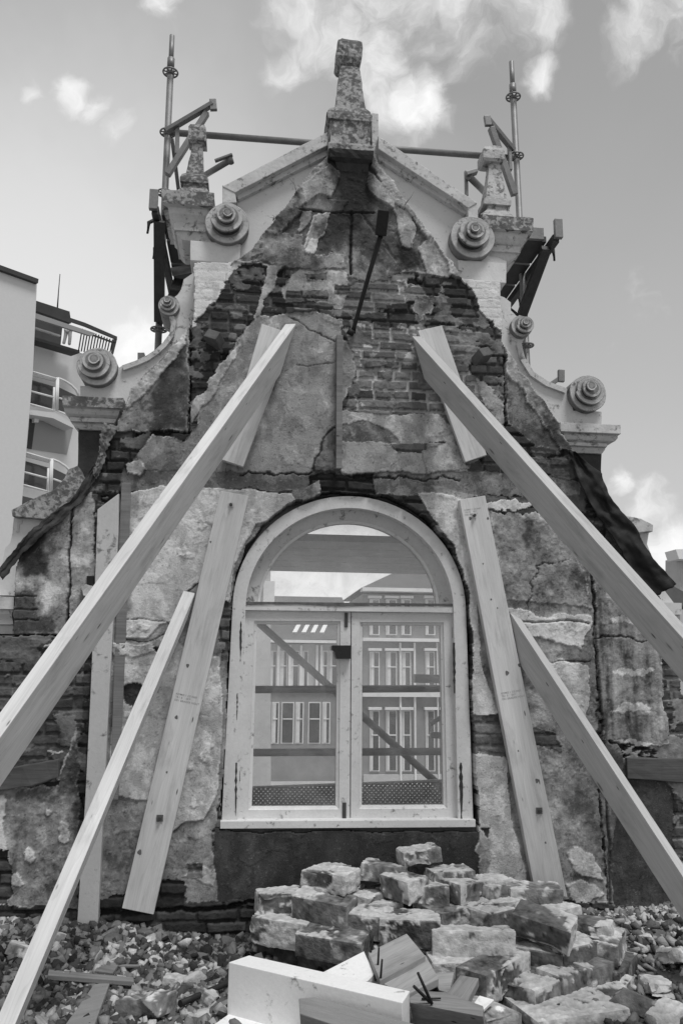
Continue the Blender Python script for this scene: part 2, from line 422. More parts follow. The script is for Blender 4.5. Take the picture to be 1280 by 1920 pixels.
def layer(poly, h, alb, var=.5, amp=1.0, rim=.45, rough=.006, stk=0, soft=0, rimw=2, plaster=True):
    global H, A
    wx = PX+(n1*26+n3*9)*amp; wy = PY+(n2*26+n4*9)*amp
    mk = inpoly(wx, wy, poly)
    if not mk.any(): return mk
    a = alb*(1+var*(1.5*mid+1.4*big+.45*fine)+stk*streak*2.2)
    A = np.where(mk, a, A)
    H = np.where(mk, h*.7+mid*rough*1.3+fine*rough*.5+big*rough, H)
    if rim:
        ed = mk & ~erode(mk, rimw) & (n1*1.2+fine > .02)
        A = np.where(ed, rim*.8*(1+fine), A)
    if plaster is True: PL[mk] = True
    elif plaster is False: PL[mk] = False
    return mk
def stain(poly, k, amp=1.5, blur=14, add=0.0):
    """an area of different soiling with a soft, noisy edge"""
    global A
    wx = PX+(n1*40+n3*20)*amp; wy = PY+(n2*40+n4*20)*amp
    inside = inpoly(wx, wy, poly); dd = segdist(wx, wy, poly+[poly[0]])
    t = ss(-blur, blur, np.where(inside, dd, -dd))
    A = A*(1+(k-1)*t)+add*t
def bricks_again(poly, amp=1.0, k=1.0, depth=0, mort=None):
    global H, A
    wx = PX+(n1*26+n3*14)*amp; wy = PY+(n2*26+n4*14)*amp
    mk = inpoly(wx, wy, poly)
    a = np.where(e > .5, .085*k*(.5+tone), (.05*k if mort is None else mort))*(1+1.2*mid+.6*fine)
    A = np.where(mk, a, A); H = np.where(mk, e*(.010+prot)+fine*.006+mid*.006+depth, H); PL[mk] = False
def crack(pl, wd=2.0, depth=.010, k=.18, amp=.6):
    global H, A
    d_ = segdist(PX+(n1*26+n3*14)*amp, PY+(n2*26+n4*14)*amp, pl)
    t = 1-ss(wd*.4, wd*1.2, d_+fine*2)
    H = H-depth*t; A = A*(1+(k-1)*t)

# white-painted brick below the upper cornices
for pw in ([(355, 480), (470, 480), (450, 500), (437, 512), (425, 530), (402, 566), (380, 590), (363, 612), (340, 620), (340, 480)], [(845, 500), (1000, 500), (1000, 660), (946, 655), (936, 640), (918, 610), (900, 580), (885, 548), (870, 530)]):
    mk = inpoly(PX+n3*16, PY+n4*16, pw)
    crk = (zf < .09) & (n1 > .04) | ((uf < .03) & (n2 > .12))
    A = np.where(mk, .56*(1+.25*mid), A); A = np.where(mk & crk, .3, A); H = np.where(mk, .016+.0012*e+mid*.008+n1*.006, H); PL[mk] = True

# upper dark field inside the rake
layer([(600, 285), (715, 285), (770, 380), (812, 440), (858, 505), (862, 528), (820, 522), (760, 512), (720, 520), (690, 535), (650, 520), (610, 508), (570, 520), (530, 505), (480, 500), (430, 502), (500, 420), (560, 350)], .018, .115, .95, .9, .3, .010)
# broken plaster rims along both rakes
for pr, al in (([(614, 296), (560, 352), (512, 414), (470, 465), (436, 500), (470, 500), (500, 478), (540, 425), (562, 402), (580, 372), (622, 325)], .23), ([(700, 296), (742, 345), (785, 405), (832, 470), (858, 505), (862, 528), (830, 520), (800, 455), (762, 400), (738, 380), (690, 318)], .27)):
    layer(pr, .045, al, .8, .6, .42, .016)
layer([(566, 356), (620, 312), (640, 330), (618, 372), (586, 388), (572, 384)], .050, .22, .5, .5, .36, .006)
layer([(560, 395), (600, 372), (650, 380), (640, 400), (600, 400)], .03, .19, .5, .6, .3)
layer([(690, 330), (720, 355), (752, 396), (744, 402), (700, 375), (682, 350)], .045, .24, .6, .5, .3)
layer([(738, 385), (762, 398), (778, 430), (772, 470), (755, 468), (742, 430)], .03, .30, .4, .5, .38)
layer([(780, 470), (806, 445), (838, 500), (838, 525), (800, 520)], .03, .26, .5, .5, .36)
layer([(590, 408), (624, 398), (610, 440), (582, 480), (564, 480), (575, 445)], .032, .24, .7, .6, .5, .01)
layer([(586, 452), (600, 455), (590, 478), (568, 484), (570, 474)], .034, .62, .2, .6, 0)
layer([(565, 400), (585, 398), (585, 412), (570, 430), (556, 440), (560, 415)], .03, .26, .5, .5, .32)
layer([(465, 495), (520, 440), (560, 440), (570, 480), (640, 480), (650, 505), (560, 512), (520, 498)], .026, .16, .9, 1.2, .3)
layer([(480, 465), (505, 480), (528, 470), (520, 450), (505, 440)], .026, .2, .9, 1.2, 0)
stain([(606, 285), (710, 285), (698, 350), (680, 430), (640, 430), (618, 355)], .12, .7, 16)
stain([(505, 430), (560, 370), (580, 400), (530, 445)], .35, .8, 12)
stain([(742, 462), (772, 468), (786, 500), (758, 505)], .22, .8, 6)
stain([(598, 425), (630, 400), (650, 430), (630, 470), (600, 478)], .4, .8, 8)
crack([(657, 400), (657, 460), (656, 515)], 3.2, .02, .15, .15)
crack([(560, 398), (610, 400), (700, 402)], 1.6, .01, .3, .3)
crack([(675, 402), (700, 435), (740, 490)], 2.2, .012, 2.6, .4)
# plaster around the middle bricks at the top
layer([(528, 545), (545, 515), (575, 505), (640, 512), (652, 540), (640, 585), (600, 580), (568, 560), (530, 560)], .016, .25, .6, .8, .34)
bricks_again([(535, 548), (614, 546), (614, 566), (535, 568)], .25, 1.6); bricks_again([(572, 514), (612, 514), (610, 528), (575, 528)], .3, 1.4)
bricks_again([(624, 535), (655, 535), (655, 552), (624, 552)], .3, 1.5); bricks_again([(550, 570), (625, 570), (625, 583), (552, 583)], .3, 1.6)
layer([(505, 500), (528, 498), (512, 540), (496, 562), (488, 600), (478, 598), (488, 545)], .020, .26, .6, .8, .36)

# main cement plaster, left of the batten
MP = [(482, 596), (520, 590), (600, 590), (640, 600), (636, 630), (655, 650), (668, 690), (666, 708), (650, 742), (634, 775), (638, 890), (640, 905), (560, 915), (420, 910), (230, 912), (236, 880), (262, 850), (290, 812), (345, 832), (372, 800), (378, 760), (398, 712), (430, 660), (455, 625)]
layer(MP, .014, .20, .28, .7, .32, .004)
stain([(490, 600), (640, 600), (640, 680), (500, 680)], 1.15, 1, 14); stain([(470, 740), (620, 700), (600, 860), (450, 870)], 1.25, 1.2, 26)
stain([(250, 860), (430, 830), (420, 920), (230, 915)], .8, 1, 18)
layer([(582, 880), (600, 835), (632, 800), (640, 790), (640, 905), (578, 905)], .024, .13, .4, .5, 0)
crack([(640, 790), (604, 830), (590, 865), (582, 900)], 2.2, .01, .3, .5)
crack([(540, 596), (590, 622), (628, 640)], 1.4, .006, .4, .5); crack([(560, 690), (640, 676)], 1.2, .004, .6, .6)
layer([(372, 740), (395, 712), (440, 650), (452, 636), (442, 668), (410, 720), (382, 765), (366, 790), (358, 800), (360, 755)], .024, .29, .7, .9, .4, .01)
# right of the batten: smooth patches
layer([(640, 772), (700, 778), (820, 776), (846, 800), (858, 850), (880, 890), (640, 892)], .020, .27, .35, .6, .34, .004)
layer([(640, 796), (680, 790), (728, 806), (752, 836), (700, 830), (640, 828)], .014, .12, .4, .5, 0)
bricks_again([(730, 836), (828, 830), (848, 840), (800, 854), (745, 850)], .4, 2.0, .006)
layer([(790, 846), (852, 830), (880, 880), (800, 890)], .022, .25, .3, .6, .2)
# right upper mortar smears
layer([(890, 640), (942, 700), (945, 795), (915, 800), (896, 740), (880, 690)], .016, .26, .8, 1.0, .34)
bricks_again([(872, 560), (940, 620), (942, 755), (880, 700), (862, 640)], .9, 1.0)
layer([(775, 560), (812, 560), (810, 590), (790, 600), (770, 590)], .02, .19, .8, 1.1, .3)
# left flank and right flank panels (over the scrolls)
layer([(358, 604), (352, 622), (318, 655), (280, 694), (250, 732), (225, 775), (213, 812), (290, 806), (354, 812)], .026, .18, .9, .7, .3, .006)
stain([(300, 690), (354, 660), (354, 806), (285, 806), (290, 740)], .35, 1.0, 10)
stain([(318, 650), (355, 612), (350, 690), (310, 720)], .45, .9, 10)
layer([(362, 600), (330, 648), (290, 690), (256, 730), (234, 770), (250, 770), (290, 720), (322, 690), (350, 650)], .04, .30, .8, .9, .42, .012)
layer([(945, 648), (968, 688), (1002, 738), (1040, 800), (1066, 846), (1000, 842), (948, 790)], .026, .15, .8, .7, .3, .006)
layer([(940, 640), (962, 680), (1000, 730), (1040, 790), (1072, 850), (1050, 848), (1020, 800), (978, 735), (948, 700)], .04, .26, .9, .9, .42, .012)
stain([(1004, 745), (1040, 800), (1072, 850), (1100, 900), (1075, 880), (1030, 830)], .25, .9, 9)
stain([(950, 800), (1000, 790), (1040, 850), (960, 850)], .6, 1.0, 10)
crack([(361, 500), (359, 640), (356, 812)], 2.0, .02, .2, .12); crack([(937, 530), (943, 650), (946, 800)], 2.0, .015, .3, .15)
crack([(290, 808), (356, 813)], 2.0, .02, .12, .3)
# dark ledge zone over the window
layer([(230, 880), (420, 884), (580, 886), (640, 888), (900, 885), (1020, 890), (1085, 905), (1085, 928), (1000, 936), (880, 932), (800, 928), (640, 930), (560, 920), (440, 918), (226, 918)], .012, .125, .45, .6, 0, .006)
bricks_again([(578, 892), (700, 888), (704, 930), (580, 928)], .6, .55, -.012)
crack([(455, 888), (520, 886), (580, 888)], 1.8, .012, .35, .9); crack([(640, 885), (720, 900), (800, 895), (860, 905)], 1.8, .012, .4, .9)
stain([(578, 885), (700, 885), (710, 935), (575, 930)], .45, .7, 8)
# left shoulder
layer([(232, 872), (262, 866), (275, 880), (262, 895), (238, 892)], .035, .34, .8, .8, .5, .012)
layer([(140, 945), (176, 925), (182, 1190), (160, 1230), (134, 1200), (126, 1100)], .022, .20, .8, .6, .3, .008, stk=.4)
layer([(30, 1050), (60, 1000), (120, 955), (136, 945), (126, 1192), (27, 1192)], .020, .19, .9, .6, .3, .006)
stain([(40, 1020), (88, 1000), (84, 1050), (98, 1060), (88, 1080), (40, 1080)], .2, .7, 6)
stain([(28, 1105), (70, 1110), (66, 1150), (110, 1150), (112, 1190), (26, 1190)], .28, .9, 8)
stain([(84, 1090), (104, 1098), (100, 1130), (78, 1150)], 2.2, .9, 8)
crack([(136, 945), (132, 1060), (126, 1192)], 2.4, .02, .25, .4); crack([(27, 1192), (126, 1192)], 2.5, .03, .1, .15)
crack([(70, 1118), (27, 1118)], 1.5, .01, .5, .2); crack([(72, 1142), (27, 1142)], 1.5, .01, .5, .2); crack([(72, 1162), (27, 1162)], 1.5, .01, .5, .2)
# big light plaster field, left of the window
LF = [(236, 925), (300, 912), (420, 918), (540, 924), (600, 900), (600, 1000), (440, 1120), (432, 1240), (426, 1420), (420, 1520), (410, 1700), (172, 1710), (190, 1500), (205, 1250), (222, 1000)]
layer(LF, .014, .17, .6, .6, 0, .006)                         # older grey coat below
layer([(238, 925), (300, 912), (420, 918), (545, 926), (560, 950), (480, 985), (440, 1060), (430, 1130), (406, 1130), (396, 1100), (374, 1094), (350, 1112), (342, 1160), (300, 1172), (280, 1196), (236, 1196)], .026, .40, .38, .35, .5, .004)
layer([(216, 1212), (300, 1218), (330, 1200), (352, 1225), (412, 1232), (418, 1320), (414, 1400), (408, 1490), (384, 1536), (355, 1535), (322, 1556), (296, 1500), (240, 1500), (205, 1480), (212, 1360)], .026, .36, .42, .4, .5, .005)
layer([(212, 1205), (290, 1208), (300, 1222), (250, 1232), (216, 1228)], .034, .33, .5, .7, .42, .008)
layer([(228, 1500), (262, 1505), (270, 1560), (235, 1548)], .012, .16, .6, .7, .0)
layer([(190, 1560), (235, 1546), (300, 1560), (330, 1556), (380, 1545), (405, 1600), (402, 1690), (180, 1700)], .014, .19, .7, .7, 0, .008)
stain([(240, 940), (400, 930), (400, 1040), (240, 1080)], 1.1, 1.4, 26); stain([(250, 1080), (340, 1090), (330, 1160), (240, 1170)], 1.15, 1.2, 16)
stain([(236, 1160), (330, 1165), (280, 1196), (236, 1196)], 1.25, .8, 6)
stain([(236, 925), (262, 925), (246, 1150), (232, 1150)], .55, .6, 6)
crack([(238, 1162), (262, 1160), (345, 1170)], 1.5, .006, .5, .5)
crack([(236, 1198), (280, 1204), (318, 1186), (344, 1166), (352, 1112), (374, 1094), (400, 1102)], 1.4, .008, .4, .35)
mk = inpoly(PX+n3*14, PY+n4*14, [(227, 1290), (240, 1281), (266, 1282), (279, 1296), (272, 1322), (256, 1330), (236, 1324)])
A = np.where(mk, .045*(1+mid), A); H = np.where(mk, .002+fine*.012, H)
mk = inpoly(PX+n3*10, PY+n4*10, [(290, 1213), (312, 1214), (308, 1224), (294, 1222)]); A = np.where(mk, .04, A); H = np.where(mk, .0, H)
layer([(232, 1332), (262, 1334), (260, 1345), (230, 1344)], .03, .5, .3, .8, 0)
for q in ((400, 965, 22, 26), (352, 1040, 20, 8), (376, 985, 10, 16), (352, 1440, 14, 8), (388, 1415, 10, 22), (370, 1500, 9, 9), (270, 1000, 14, 5), (268, 1180, 22, 8)):
    t = np.exp(-(((WPX-q[0])/q[2])**2+((WPY-q[1])/q[3])**2)); mk = t > .5; A = np.where(mk & (n3 > -.05), .52, A); H = np.where(mk, H+.004, H)
layer([(345, 1640), (370, 1618), (404, 1628), (400, 1660), (372, 1650)], .02, .3, .6, .7, .4)
bricks_again([(352, 1622), (380, 1618), (380, 1646), (350, 1646)], .4, 1.3); bricks_again([(300, 1648), (345, 1650), (352, 1700), (180, 1712), (190, 1690)], 1.0, .5)
bricks_again([(407, 1130), (436, 1130), (430, 1240), (414, 1240)], .7, 1.4); bricks_again([(415, 1500), (400, 1560), (402, 1600), (414, 1560)], .9, 1.0)
# right of the window
RF = [(760, 900), (880, 930), (1000, 938), (1060, 950), (1108, 1050), (1114, 1300), (1120, 1500), (1136, 1690), (930, 1700), (910, 1640), (912, 1560), (898, 1500), (888, 1300), (878, 1100), (850, 1010), (800, 955)]
layer(RF, .014, .18, .75, .6, 0, .010)
layer([(780, 925), (846, 930), (870, 945), (884, 1000), (890, 1100), (900, 1250), (936, 1345), (888, 1345), (884, 1200), (876, 1110), (850, 1020), (810, 972)], .022, .36, .35, .5, .46, .004)
layer([(888, 1412), (948, 1420), (955, 1520), (985, 1650), (990, 1668), (938, 1672), (912, 1640), (905, 1590), (896, 1520)], .024, .40, .35, .5, .5, .005)
layer([(915, 960), (1000, 950), (1060, 1010), (1100, 1080), (1102, 1140), (1000, 1130), (940, 1120)], .022, .22, .8, .8, .36, .012)
layer([(945, 1135), (1000, 1150), (1104, 1158), (1104, 1180), (1090, 1216), (1020, 1200), (960, 1180)], .026, .42, .55, 1.0, .5, .008)
layer([(985, 1240), (1040, 1236), (1100, 1245), (1104, 1300), (1090, 1400), (1010, 1280)], .024, .36, .5, .7, .46, .008)
layer([(1060, 1600), (1080, 1585), (1110, 1600), (1128, 1650), (1090, 1640)], .026, .42, .5, .8, .5)
layer([(1060, 1660), (1090, 1648), (1130, 1680), (1070, 1700)], .024, .33, .6, .8, .42)
crack([(965, 1166), (1060, 1164), (1100, 1170)], 2.0, .014, .4, .3); crack([(1000, 1238), (1050, 1240), (1104, 1238)], 1.6, .01, .4, .4)
crack([(982, 1160), (1000, 1060), (1060, 1050)], 1.4, .008, .5, 1.0)
stain([(975, 965), (1000, 968), (992, 1020), (978, 1020)], .4, .8, 8); stain([(960, 1060), (1060, 1100), (1040, 1140), (950, 1110)], .7, 1.4, 14)
stain([(1060, 980), (1100, 1060), (1100, 1120), (1070, 1060)], .55, 1.2, 14); stain([(1040, 1440), (1110, 1440), (1120, 1560), (1050, 1540)], .75, 1.4, 20)
stain([(985, 1380), (1060, 1400), (1090, 1480), (1010, 1500)], 1.25, 1.4, 20)
bricks_again([(886, 1345), (950, 1340), (960, 1412), (888, 1408)], .6, 1.5, 0, .12); bricks_again([(995, 1365), (1040, 1375), (1050, 1410), (1000, 1400)], .5, 1.2)
bricks_again([(868, 945), (900, 930), (1010, 935), (1010, 960), (900, 962), (905, 975), (868, 975)], .9, .9)
layer([(905, 945), (960, 940), (1000, 945), (960, 958), (905, 956)], .026, .42, .5, .9, .5)
# right shoulder, right of the dark joint
layer([(1108, 1040), (1180, 1100), (1235, 1170), (1238, 1300), (1250, 1392), (1210, 1400), (1160, 1405), (1130, 1392), (1118, 1300)], .022, .185, .7, .6, .34, .010, stk=.9)
layer([(1118, 1392), (1175, 1385), (1180, 1470), (1200, 1690), (1140, 1700), (1128, 1560)], .018, .13, .8, .7, 0, .008)
layer([(1172, 1455), (1240, 1462), (1255, 1480), (1262, 1560), (1268, 1705), (1150, 1700), (1140, 1600)], .010, .05, .6, .4, 0, .003)
bricks_again([(1238, 1180), (1400, 1200), (1400, 1440), (1250, 1400), (1236, 1300)], 1.0, .75, -.004, .20)
bricks_again([(1160, 1396), (1270, 1395), (1290, 1430), (1172, 1430)], .9, .55, -.02)
bricks_again([(1262, 1465), (1640, 1465), (1640, 1730), (1272, 1730)], 1.0, 1.1, -.004, .24)
stain([(1110, 1400), (1180, 1420), (1180, 1440), (1130, 1450)], .5, .9, 9)
for yy in (1150, 1250, 1320, 1385):
    t = np.exp(-(((WPX-1180)/46)**2+((WPY-yy-8)/9)**2)); A = np.where(t > .55, A*1.9+.05, A)
crack([(1106, 1050), (1112, 1150), (1120, 1300), (1130, 1400), (1138, 1560), (1142, 1700)], 3.2, .014, .35, .25)
crack([(1116, 1196), (1150, 1190), (1210, 1200)], 1.8, .012, .4, .9); crack([(1140, 1392), (1190, 1400), (1250, 1398)], 2.4, .02, .2, .7)
for x_, al in ((1112, 1.9), (1124, 1.8), (1148, 1.7)):
    pass
# left bottom
bricks_again([(-400, 1195), (155, 1195), (158, 1380), (110, 1440), (-400, 1470)], .4, .9, 0, .07)
layer([(-330, 1480), (0, 1478), (110, 1470), (130, 1400), (146, 1360), (150, 1500), (148, 1700), (-330, 1740)], .02, .17, .95, .8, .3, .012, stk=.35)
layer([(-60, 1500), (8, 1492), (10, 1590), (-60, 1600)], .03, .36, .6, 1, .5)
bricks_again([(-330, 1590), (14, 1590), (20, 1700), (-330, 1700)], 1.0, .6)
for q in ((118, 1560, 14, 30), (92, 1520, 10, 10), (60, 1600, 16, 16), (30, 1650, 14, 16), (128, 1620, 8, 22), (100, 1210, 16, 5), (35, 1214, 8, 4), (104, 1408, 16, 5)):
    t = np.exp(-(((WPX-q[0])/q[2])**2+((WPY-q[1])/q[3])**2)); A = np.where(t > .5, .40*(1+fine), A); H = np.where(t > .5, H+.006, H)
stain([(138, 1400), (160, 1350), (158, 1700), (140, 1700)], .4, .7, 8)
crack([(28, 1195), (26, 1300)], 1.8, .01, 2.5, .5)
def smear(poly, alb, thr, sc=7, sd=400, h=.012):
    global H, A
    mk = inpoly(PX+n1*30, PY+n2*30, poly) & ~PL & (fbm(X, Z*1.5, sc, sd, 6) > thr)
    A = np.where(mk, alb*(1+1.6*mid+.8*fine+.8*big), A); H = np.where(mk, np.maximum(H, h)+mid*.008+fine*.003, H)
smear([(-330, 1190), (160, 1190), (160, 1460), (-330, 1480)], .13, .54, 9, 410); smear([(1150, 1160), (1640, 1160), (1640, 1720), (1150, 1720)], .20, .50, 8, 420)
smear([(140, 800), (300, 780), (240, 960), (130, 980)], .12, .57, 9, 430); smear([(980, 830), (1180, 830), (1240, 1100), (1060, 980)], .09, .55, 9, 440)
smear([(355, 500), (640, 500), (480, 800), (355, 800)], .12, .60, 9, 450); smear([(650, 500), (945, 500), (945, 800), (650, 800)], .17, .60, 9, 460)
# dark coat under the window, footing
layer([(404, 1552), (920, 1552), (908, 1590), (912, 1650), (840, 1690), (410, 1690), (402, 1620)], .012, .047, .5, .5, 0, .002)
layer([(896, 1545), (925, 1580), (910, 1650), (930, 1660), (905, 1672), (895, 1640)], .02, .24, .6, .7, .4)
bricks_again([(-330, 1700), (170, 1700), (180, 1712), (400, 1688), (860, 1690), (1000, 1690), (1640, 1715), (1640, 1900), (-330, 1900)], .8, .5, .004)
crack([(180, 1712), (400, 1705), (480, 1690)], 5, .03, .15, .6); crack([(1050, 1706), (1160, 1712), (1270, 1730)], 6, .03, .12, .5)
# eroded, pitted plaster everywhere
pit = (rdg > .90) & PL & (big > -.02); A = np.where(pit, A*.78, A); H = np.where(pit, H-.0015, H)
sp = fbm(X, Z, 75, 150, 3); A = np.where(PL, A*(.86+.28*sp), A); A = np.where(PL & (sp > .74), A*.6, A); A = np.where(PL & (sp < .24), A*1.3+.03, A)
scar = fbm(X*1.6, Z, 11, 160, 6); A = np.where(PL, A*(1+.34*ss(.54, .62, scar)*(big > 0)-.24*ss(.46, .38, scar)), A)
fl = (fbm(X, Z, 12, 140, 5) > .60) & PL; H = np.where(fl, H+.0022, H); A = np.where(fl, A*1.12, A)
A = np.where(PL & (A > .12), A*1.28, A); A = np.clip(A, .018, .66)
# left-hand brick edge along rakes stays ragged
ow = .35
inside = inpoly(PX+(n1*26+n3*14)*ow, PY+(n2*26+n4*14)*ow, OUT) & ~inpoly(PX+n1*14+n3*3, PY+n2*14+n4*3, HOLE)
inside = inside & (PY < 1800)
H = np.clip(H, -.05, .08)

def grid_part(name, cellmask, skirt):
    nz, nx = X.shape
    ci = np.argwhere(cellmask); i, j = ci[:, 0], ci[:, 1]
    quads = np.stack([i*nx+j, i*nx+j+1, (i+1)*nx+j+1, (i+1)*nx+j], 1)
    used = np.unique(quads); rem = np.full(nz*nx, -1, np.int64); rem[used] = np.arange(len(used))
    V3 = np.stack([X.ravel()[used], -H.ravel()[used], Z.ravel()[used]], 1); al = A.ravel()[used]
    q = rem[quads]
    # skirts where nothing continues the surface
    sk = []
    pad = np.zeros((cellmask.shape[0]+2, cellmask.shape[1]+2), bool); pad[1:-1, 1:-1] = skirt
    for di, dj, a, b in ((-1, 0, 0, 1), (0, 1, 1, 2), (1, 0, 2, 3), (0, -1, 3, 0)):
        mm = ~pad[i+1+di, j+1+dj]
        sk.append(np.stack([q[mm, a], q[mm, b]], 1))
    sk = np.concatenate(sk)
    un = np.unique(sk); bk = np.full(len(used), -1, np.int64); bk[un] = np.arange(len(un))+len(used)
    VB = V3[un].copy(); VB[:, 1] = .11
    V3 = np.concatenate([V3, VB]); al = np.concatenate([al, al[un]*.8])
    q2 = np.stack([sk[:, 1], sk[:, 0], bk[sk[:, 0]], bk[sk[:, 1]]], 1)
    q = np.concatenate([q, q2])
    me = bpy.data.meshes.new(name)
    me.vertices.add(len(V3)); me.vertices.foreach_set('co', V3.ravel().astype(np.float32))
    me.loops.add(q.size); me.loops.foreach_set('vertex_index', q.ravel().astype(np.int32))
    me.polygons.add(len(q)); me.polygons.foreach_set('loop_start', (np.arange(len(q))*4).astype(np.int32))
    me.polygons.foreach_set('use_smooth', np.ones(len(q), bool))
    me.update(calc_edges=True); me.materials.append(M_WALL); setalb(me, al)
    o = bpy.data.objects.new(name, me); link(o); pin(o, wall); return o
cell = inside[:-1, :-1] & inside[1:, :-1] & inside[:-1, 1:] & inside[1:, 1:]
pc = PL[:-1, :-1]
grid_part('brickwork', cell & ~pc, cell); grid_part('plaster', cell & pc, cell)

# masonry core behind the faces, with the window opening
def with_hole(name, outp, hole, Yf, Yb, material, parent):
    bm = bmesh.new()
    def loop(pts):
        vs = [bm.verts.new((U(x, y, 0).x, Yf, U(x, y, 0).z)) for x, y in pts]
        return [bm.edges.new((vs[i], vs[(i+1) % len(vs)])) for i in range(len(vs))]
    ed = loop(outp)+loop(hole)
    bmesh.ops.triangle_fill(bm, use_beauty=True, use_dissolve=False, edges=ed)
    r = bmesh.ops.extrude_face_region(bm, geom=bm.faces[:])
    for v in [g_ for g_ in r['geom'] if isinstance(g_, bmesh.types.BMVert)]: v.co.y = Yb
    bmesh.ops.recalc_face_normals(bm, faces=bm.faces)
    me = bpy.data.meshes.new(name); bm.to_mesh(me); bm.free(); me.materials.append(material)
    o = bpy.data.objects.new(name, me); link(o); pin(o, parent); return o
cin = []
for (x, y) in OUT:
    cx, cy = 652, 1300
    k = .985 if y < 1195 else 1.0
    cin.append((cx+(x-cx)*k, min(cy+(y-cy)*(.99 if y < 1195 else 1), 1830)))
with_hole('masonry_core', cin, HOLE, .075, .36, M_CORE, wall)

# ------------------------------------------------------------------ outer skin: tympanum, coping, cornices, scrolls, finials
prism('tympanum', [(652, 262), (614, 286), (560, 312), (444, 372), (446, 400), (420, 440), (360, 460), (357, 492), (440, 520), (652, 520), (860, 530), (948, 526), (949, 490), (905, 470), (880, 430), (870, 396), (706, 286)], .10, .30, M_PAINTW, wall)
# raking copings: fascia + bead
def rake(a_, b_, c_, d_, nm, Yf, Yb, mt=M_STONE):
    return weather(prism(nm, [a_, b_, c_, d_], Yf, Yb, mt, wall, bevel=.004), .05, .003, 10)
rake((417, 349), (614, 247), (614, 272), (441, 361), 'coping', .02, .42)
rake((441, 361), (614, 272), (614, 291), (447, 374), 'coping_bead', .065, .2)
prism('coping_end', [(417, 346), (441, 362), (444, 380), (417, 380)], .025, .40, M_STONE, wall, bevel=.004)
rake((709, 254), (894, 380), (878, 390), (709, 279), 'coping', .02, .42)
rake((709, 279), (878, 390), (872, 402), (709, 298), 'coping_bead', .065, .2)
prism('coping_end', [(876, 388), (895, 379), (896, 412), (878, 412)], .025, .40, M_STONE, wall, bevel=.004)
# crown pedestal and finial
f1 = obelisk('finial', [(641, 672, 74), (634, 678, 77), (632, 680, 86), (631, 678, 105), (635, 674, 118), (639, 671, 124), (638, 674, 125), (629, 685, 202), (618, 694, 206), (613, 698, 214)], .13, M_STONED, wall)
weather(f1, .02, .005, 18)
ped = obelisk('finial_pedestal', [(614, 697, 214), (615, 697, 224), (619, 694, 228), (619, 694, 268), (615, 700, 272), (616, 700, 282)], .12, M_STONED, wall); weather(ped, .025, .006, 16)
weather(prism('finial_backing', [(697, 212), (709, 213), (709, 286), (697, 290)], .14, .38, M_STONE, wall), .04, .003)
corb = obelisk('corbel', [(617, 700, 280), (620, 697, 296), (628, 691, 306), (632, 689, 322), (640, 682, 334), (648, 674, 345)], .10, M_BLACKST, wall, 1.15); weather(corb, .025, .010, 14)
# upper-left cornice
C1 = [(303, 402, 358, .02), (305, 402, 384, .02), (315, 392, 386, .05), (315, 392, 392, .05), (317, 392, 402, .058), (322, 392, 411, .075), (327, 390, 418, .085), (326, 392, 420, .08), (326, 400, 433, .08), (330, 400, 435, .095), (334, 410, 444, .10), (341, 430, 453, .11), (357, 452, 454, .06), (357, 449, 491, .06)]
c = moulding('cornice', C1[:2], M_STONED, wall); weather(c, .03, .005, 14)
c = moulding('cornice', C1[1:9], M_STONE, wall); weather(c, .04, .002, 10)
c = moulding('cornice', C1[8:12], M_STONE, wall); weather(c, .04, .002, 10)
c = moulding('cornice', C1[12:], M_PAINTW, wall, bevel=.004); weather(c, .04, .003, 10)
C2 = [(905, 1000, 405, .02), (905, 999, 430, .02), (925, 989, 432, .05), (925, 989, 438, .05), (924, 986, 448, .06), (922, 980, 456, .075), (920, 975, 460, .085), (920, 975, 461, .08), (919, 975, 472, .08), (916, 970, 474, .095), (900, 962, 482, .10), (880, 950, 489, .11), (858, 949, 490, .06), (860, 948, 528, .06)]
c = moulding('cornice', C2[:2], M_STONED, wall); weather(c, .03, .005, 14)
c = moulding('cornice', C2[1:9], M_STONE, wall); weather(c, .04, .002, 10)
c = moulding('cornice', C2[8:12], M_STONE, wall); weather(c, .04, .002, 10)
c = moulding('cornice', C2[12:], M_PAINTW, wall, bevel=.004); weather(c, .04, .003, 10)
# small obelisks
o1 = obelisk('finial', [(357, 383, 233), (353, 386, 238), (353, 387, 262), (358, 383, 268), (361, 380, 270), (349, 382, 326), (341, 389, 328), (337, 391, 334), (337, 391, 341), (343, 388, 345), (343, 388, 352), (330, 394, 360)], .17, M_STONED, wall); weather(o1, .018, .003, 22)
o2 = obelisk('finial', [(914, 938, 273), (907, 944, 277), (906, 945, 280), (906, 945, 296), (909, 942, 302), (917, 938, 306), (917, 938, 313), (911, 950, 371), (907, 958, 374), (907, 958, 383), (914, 953, 386), (913, 956, 394), (900, 962, 404)], .17, mat('pinnacle_stone', .46, .3, 8, .9, .6, 60, spots=.12, sscale=34, top=1), wall); weather(o2, .018, .003, 22)
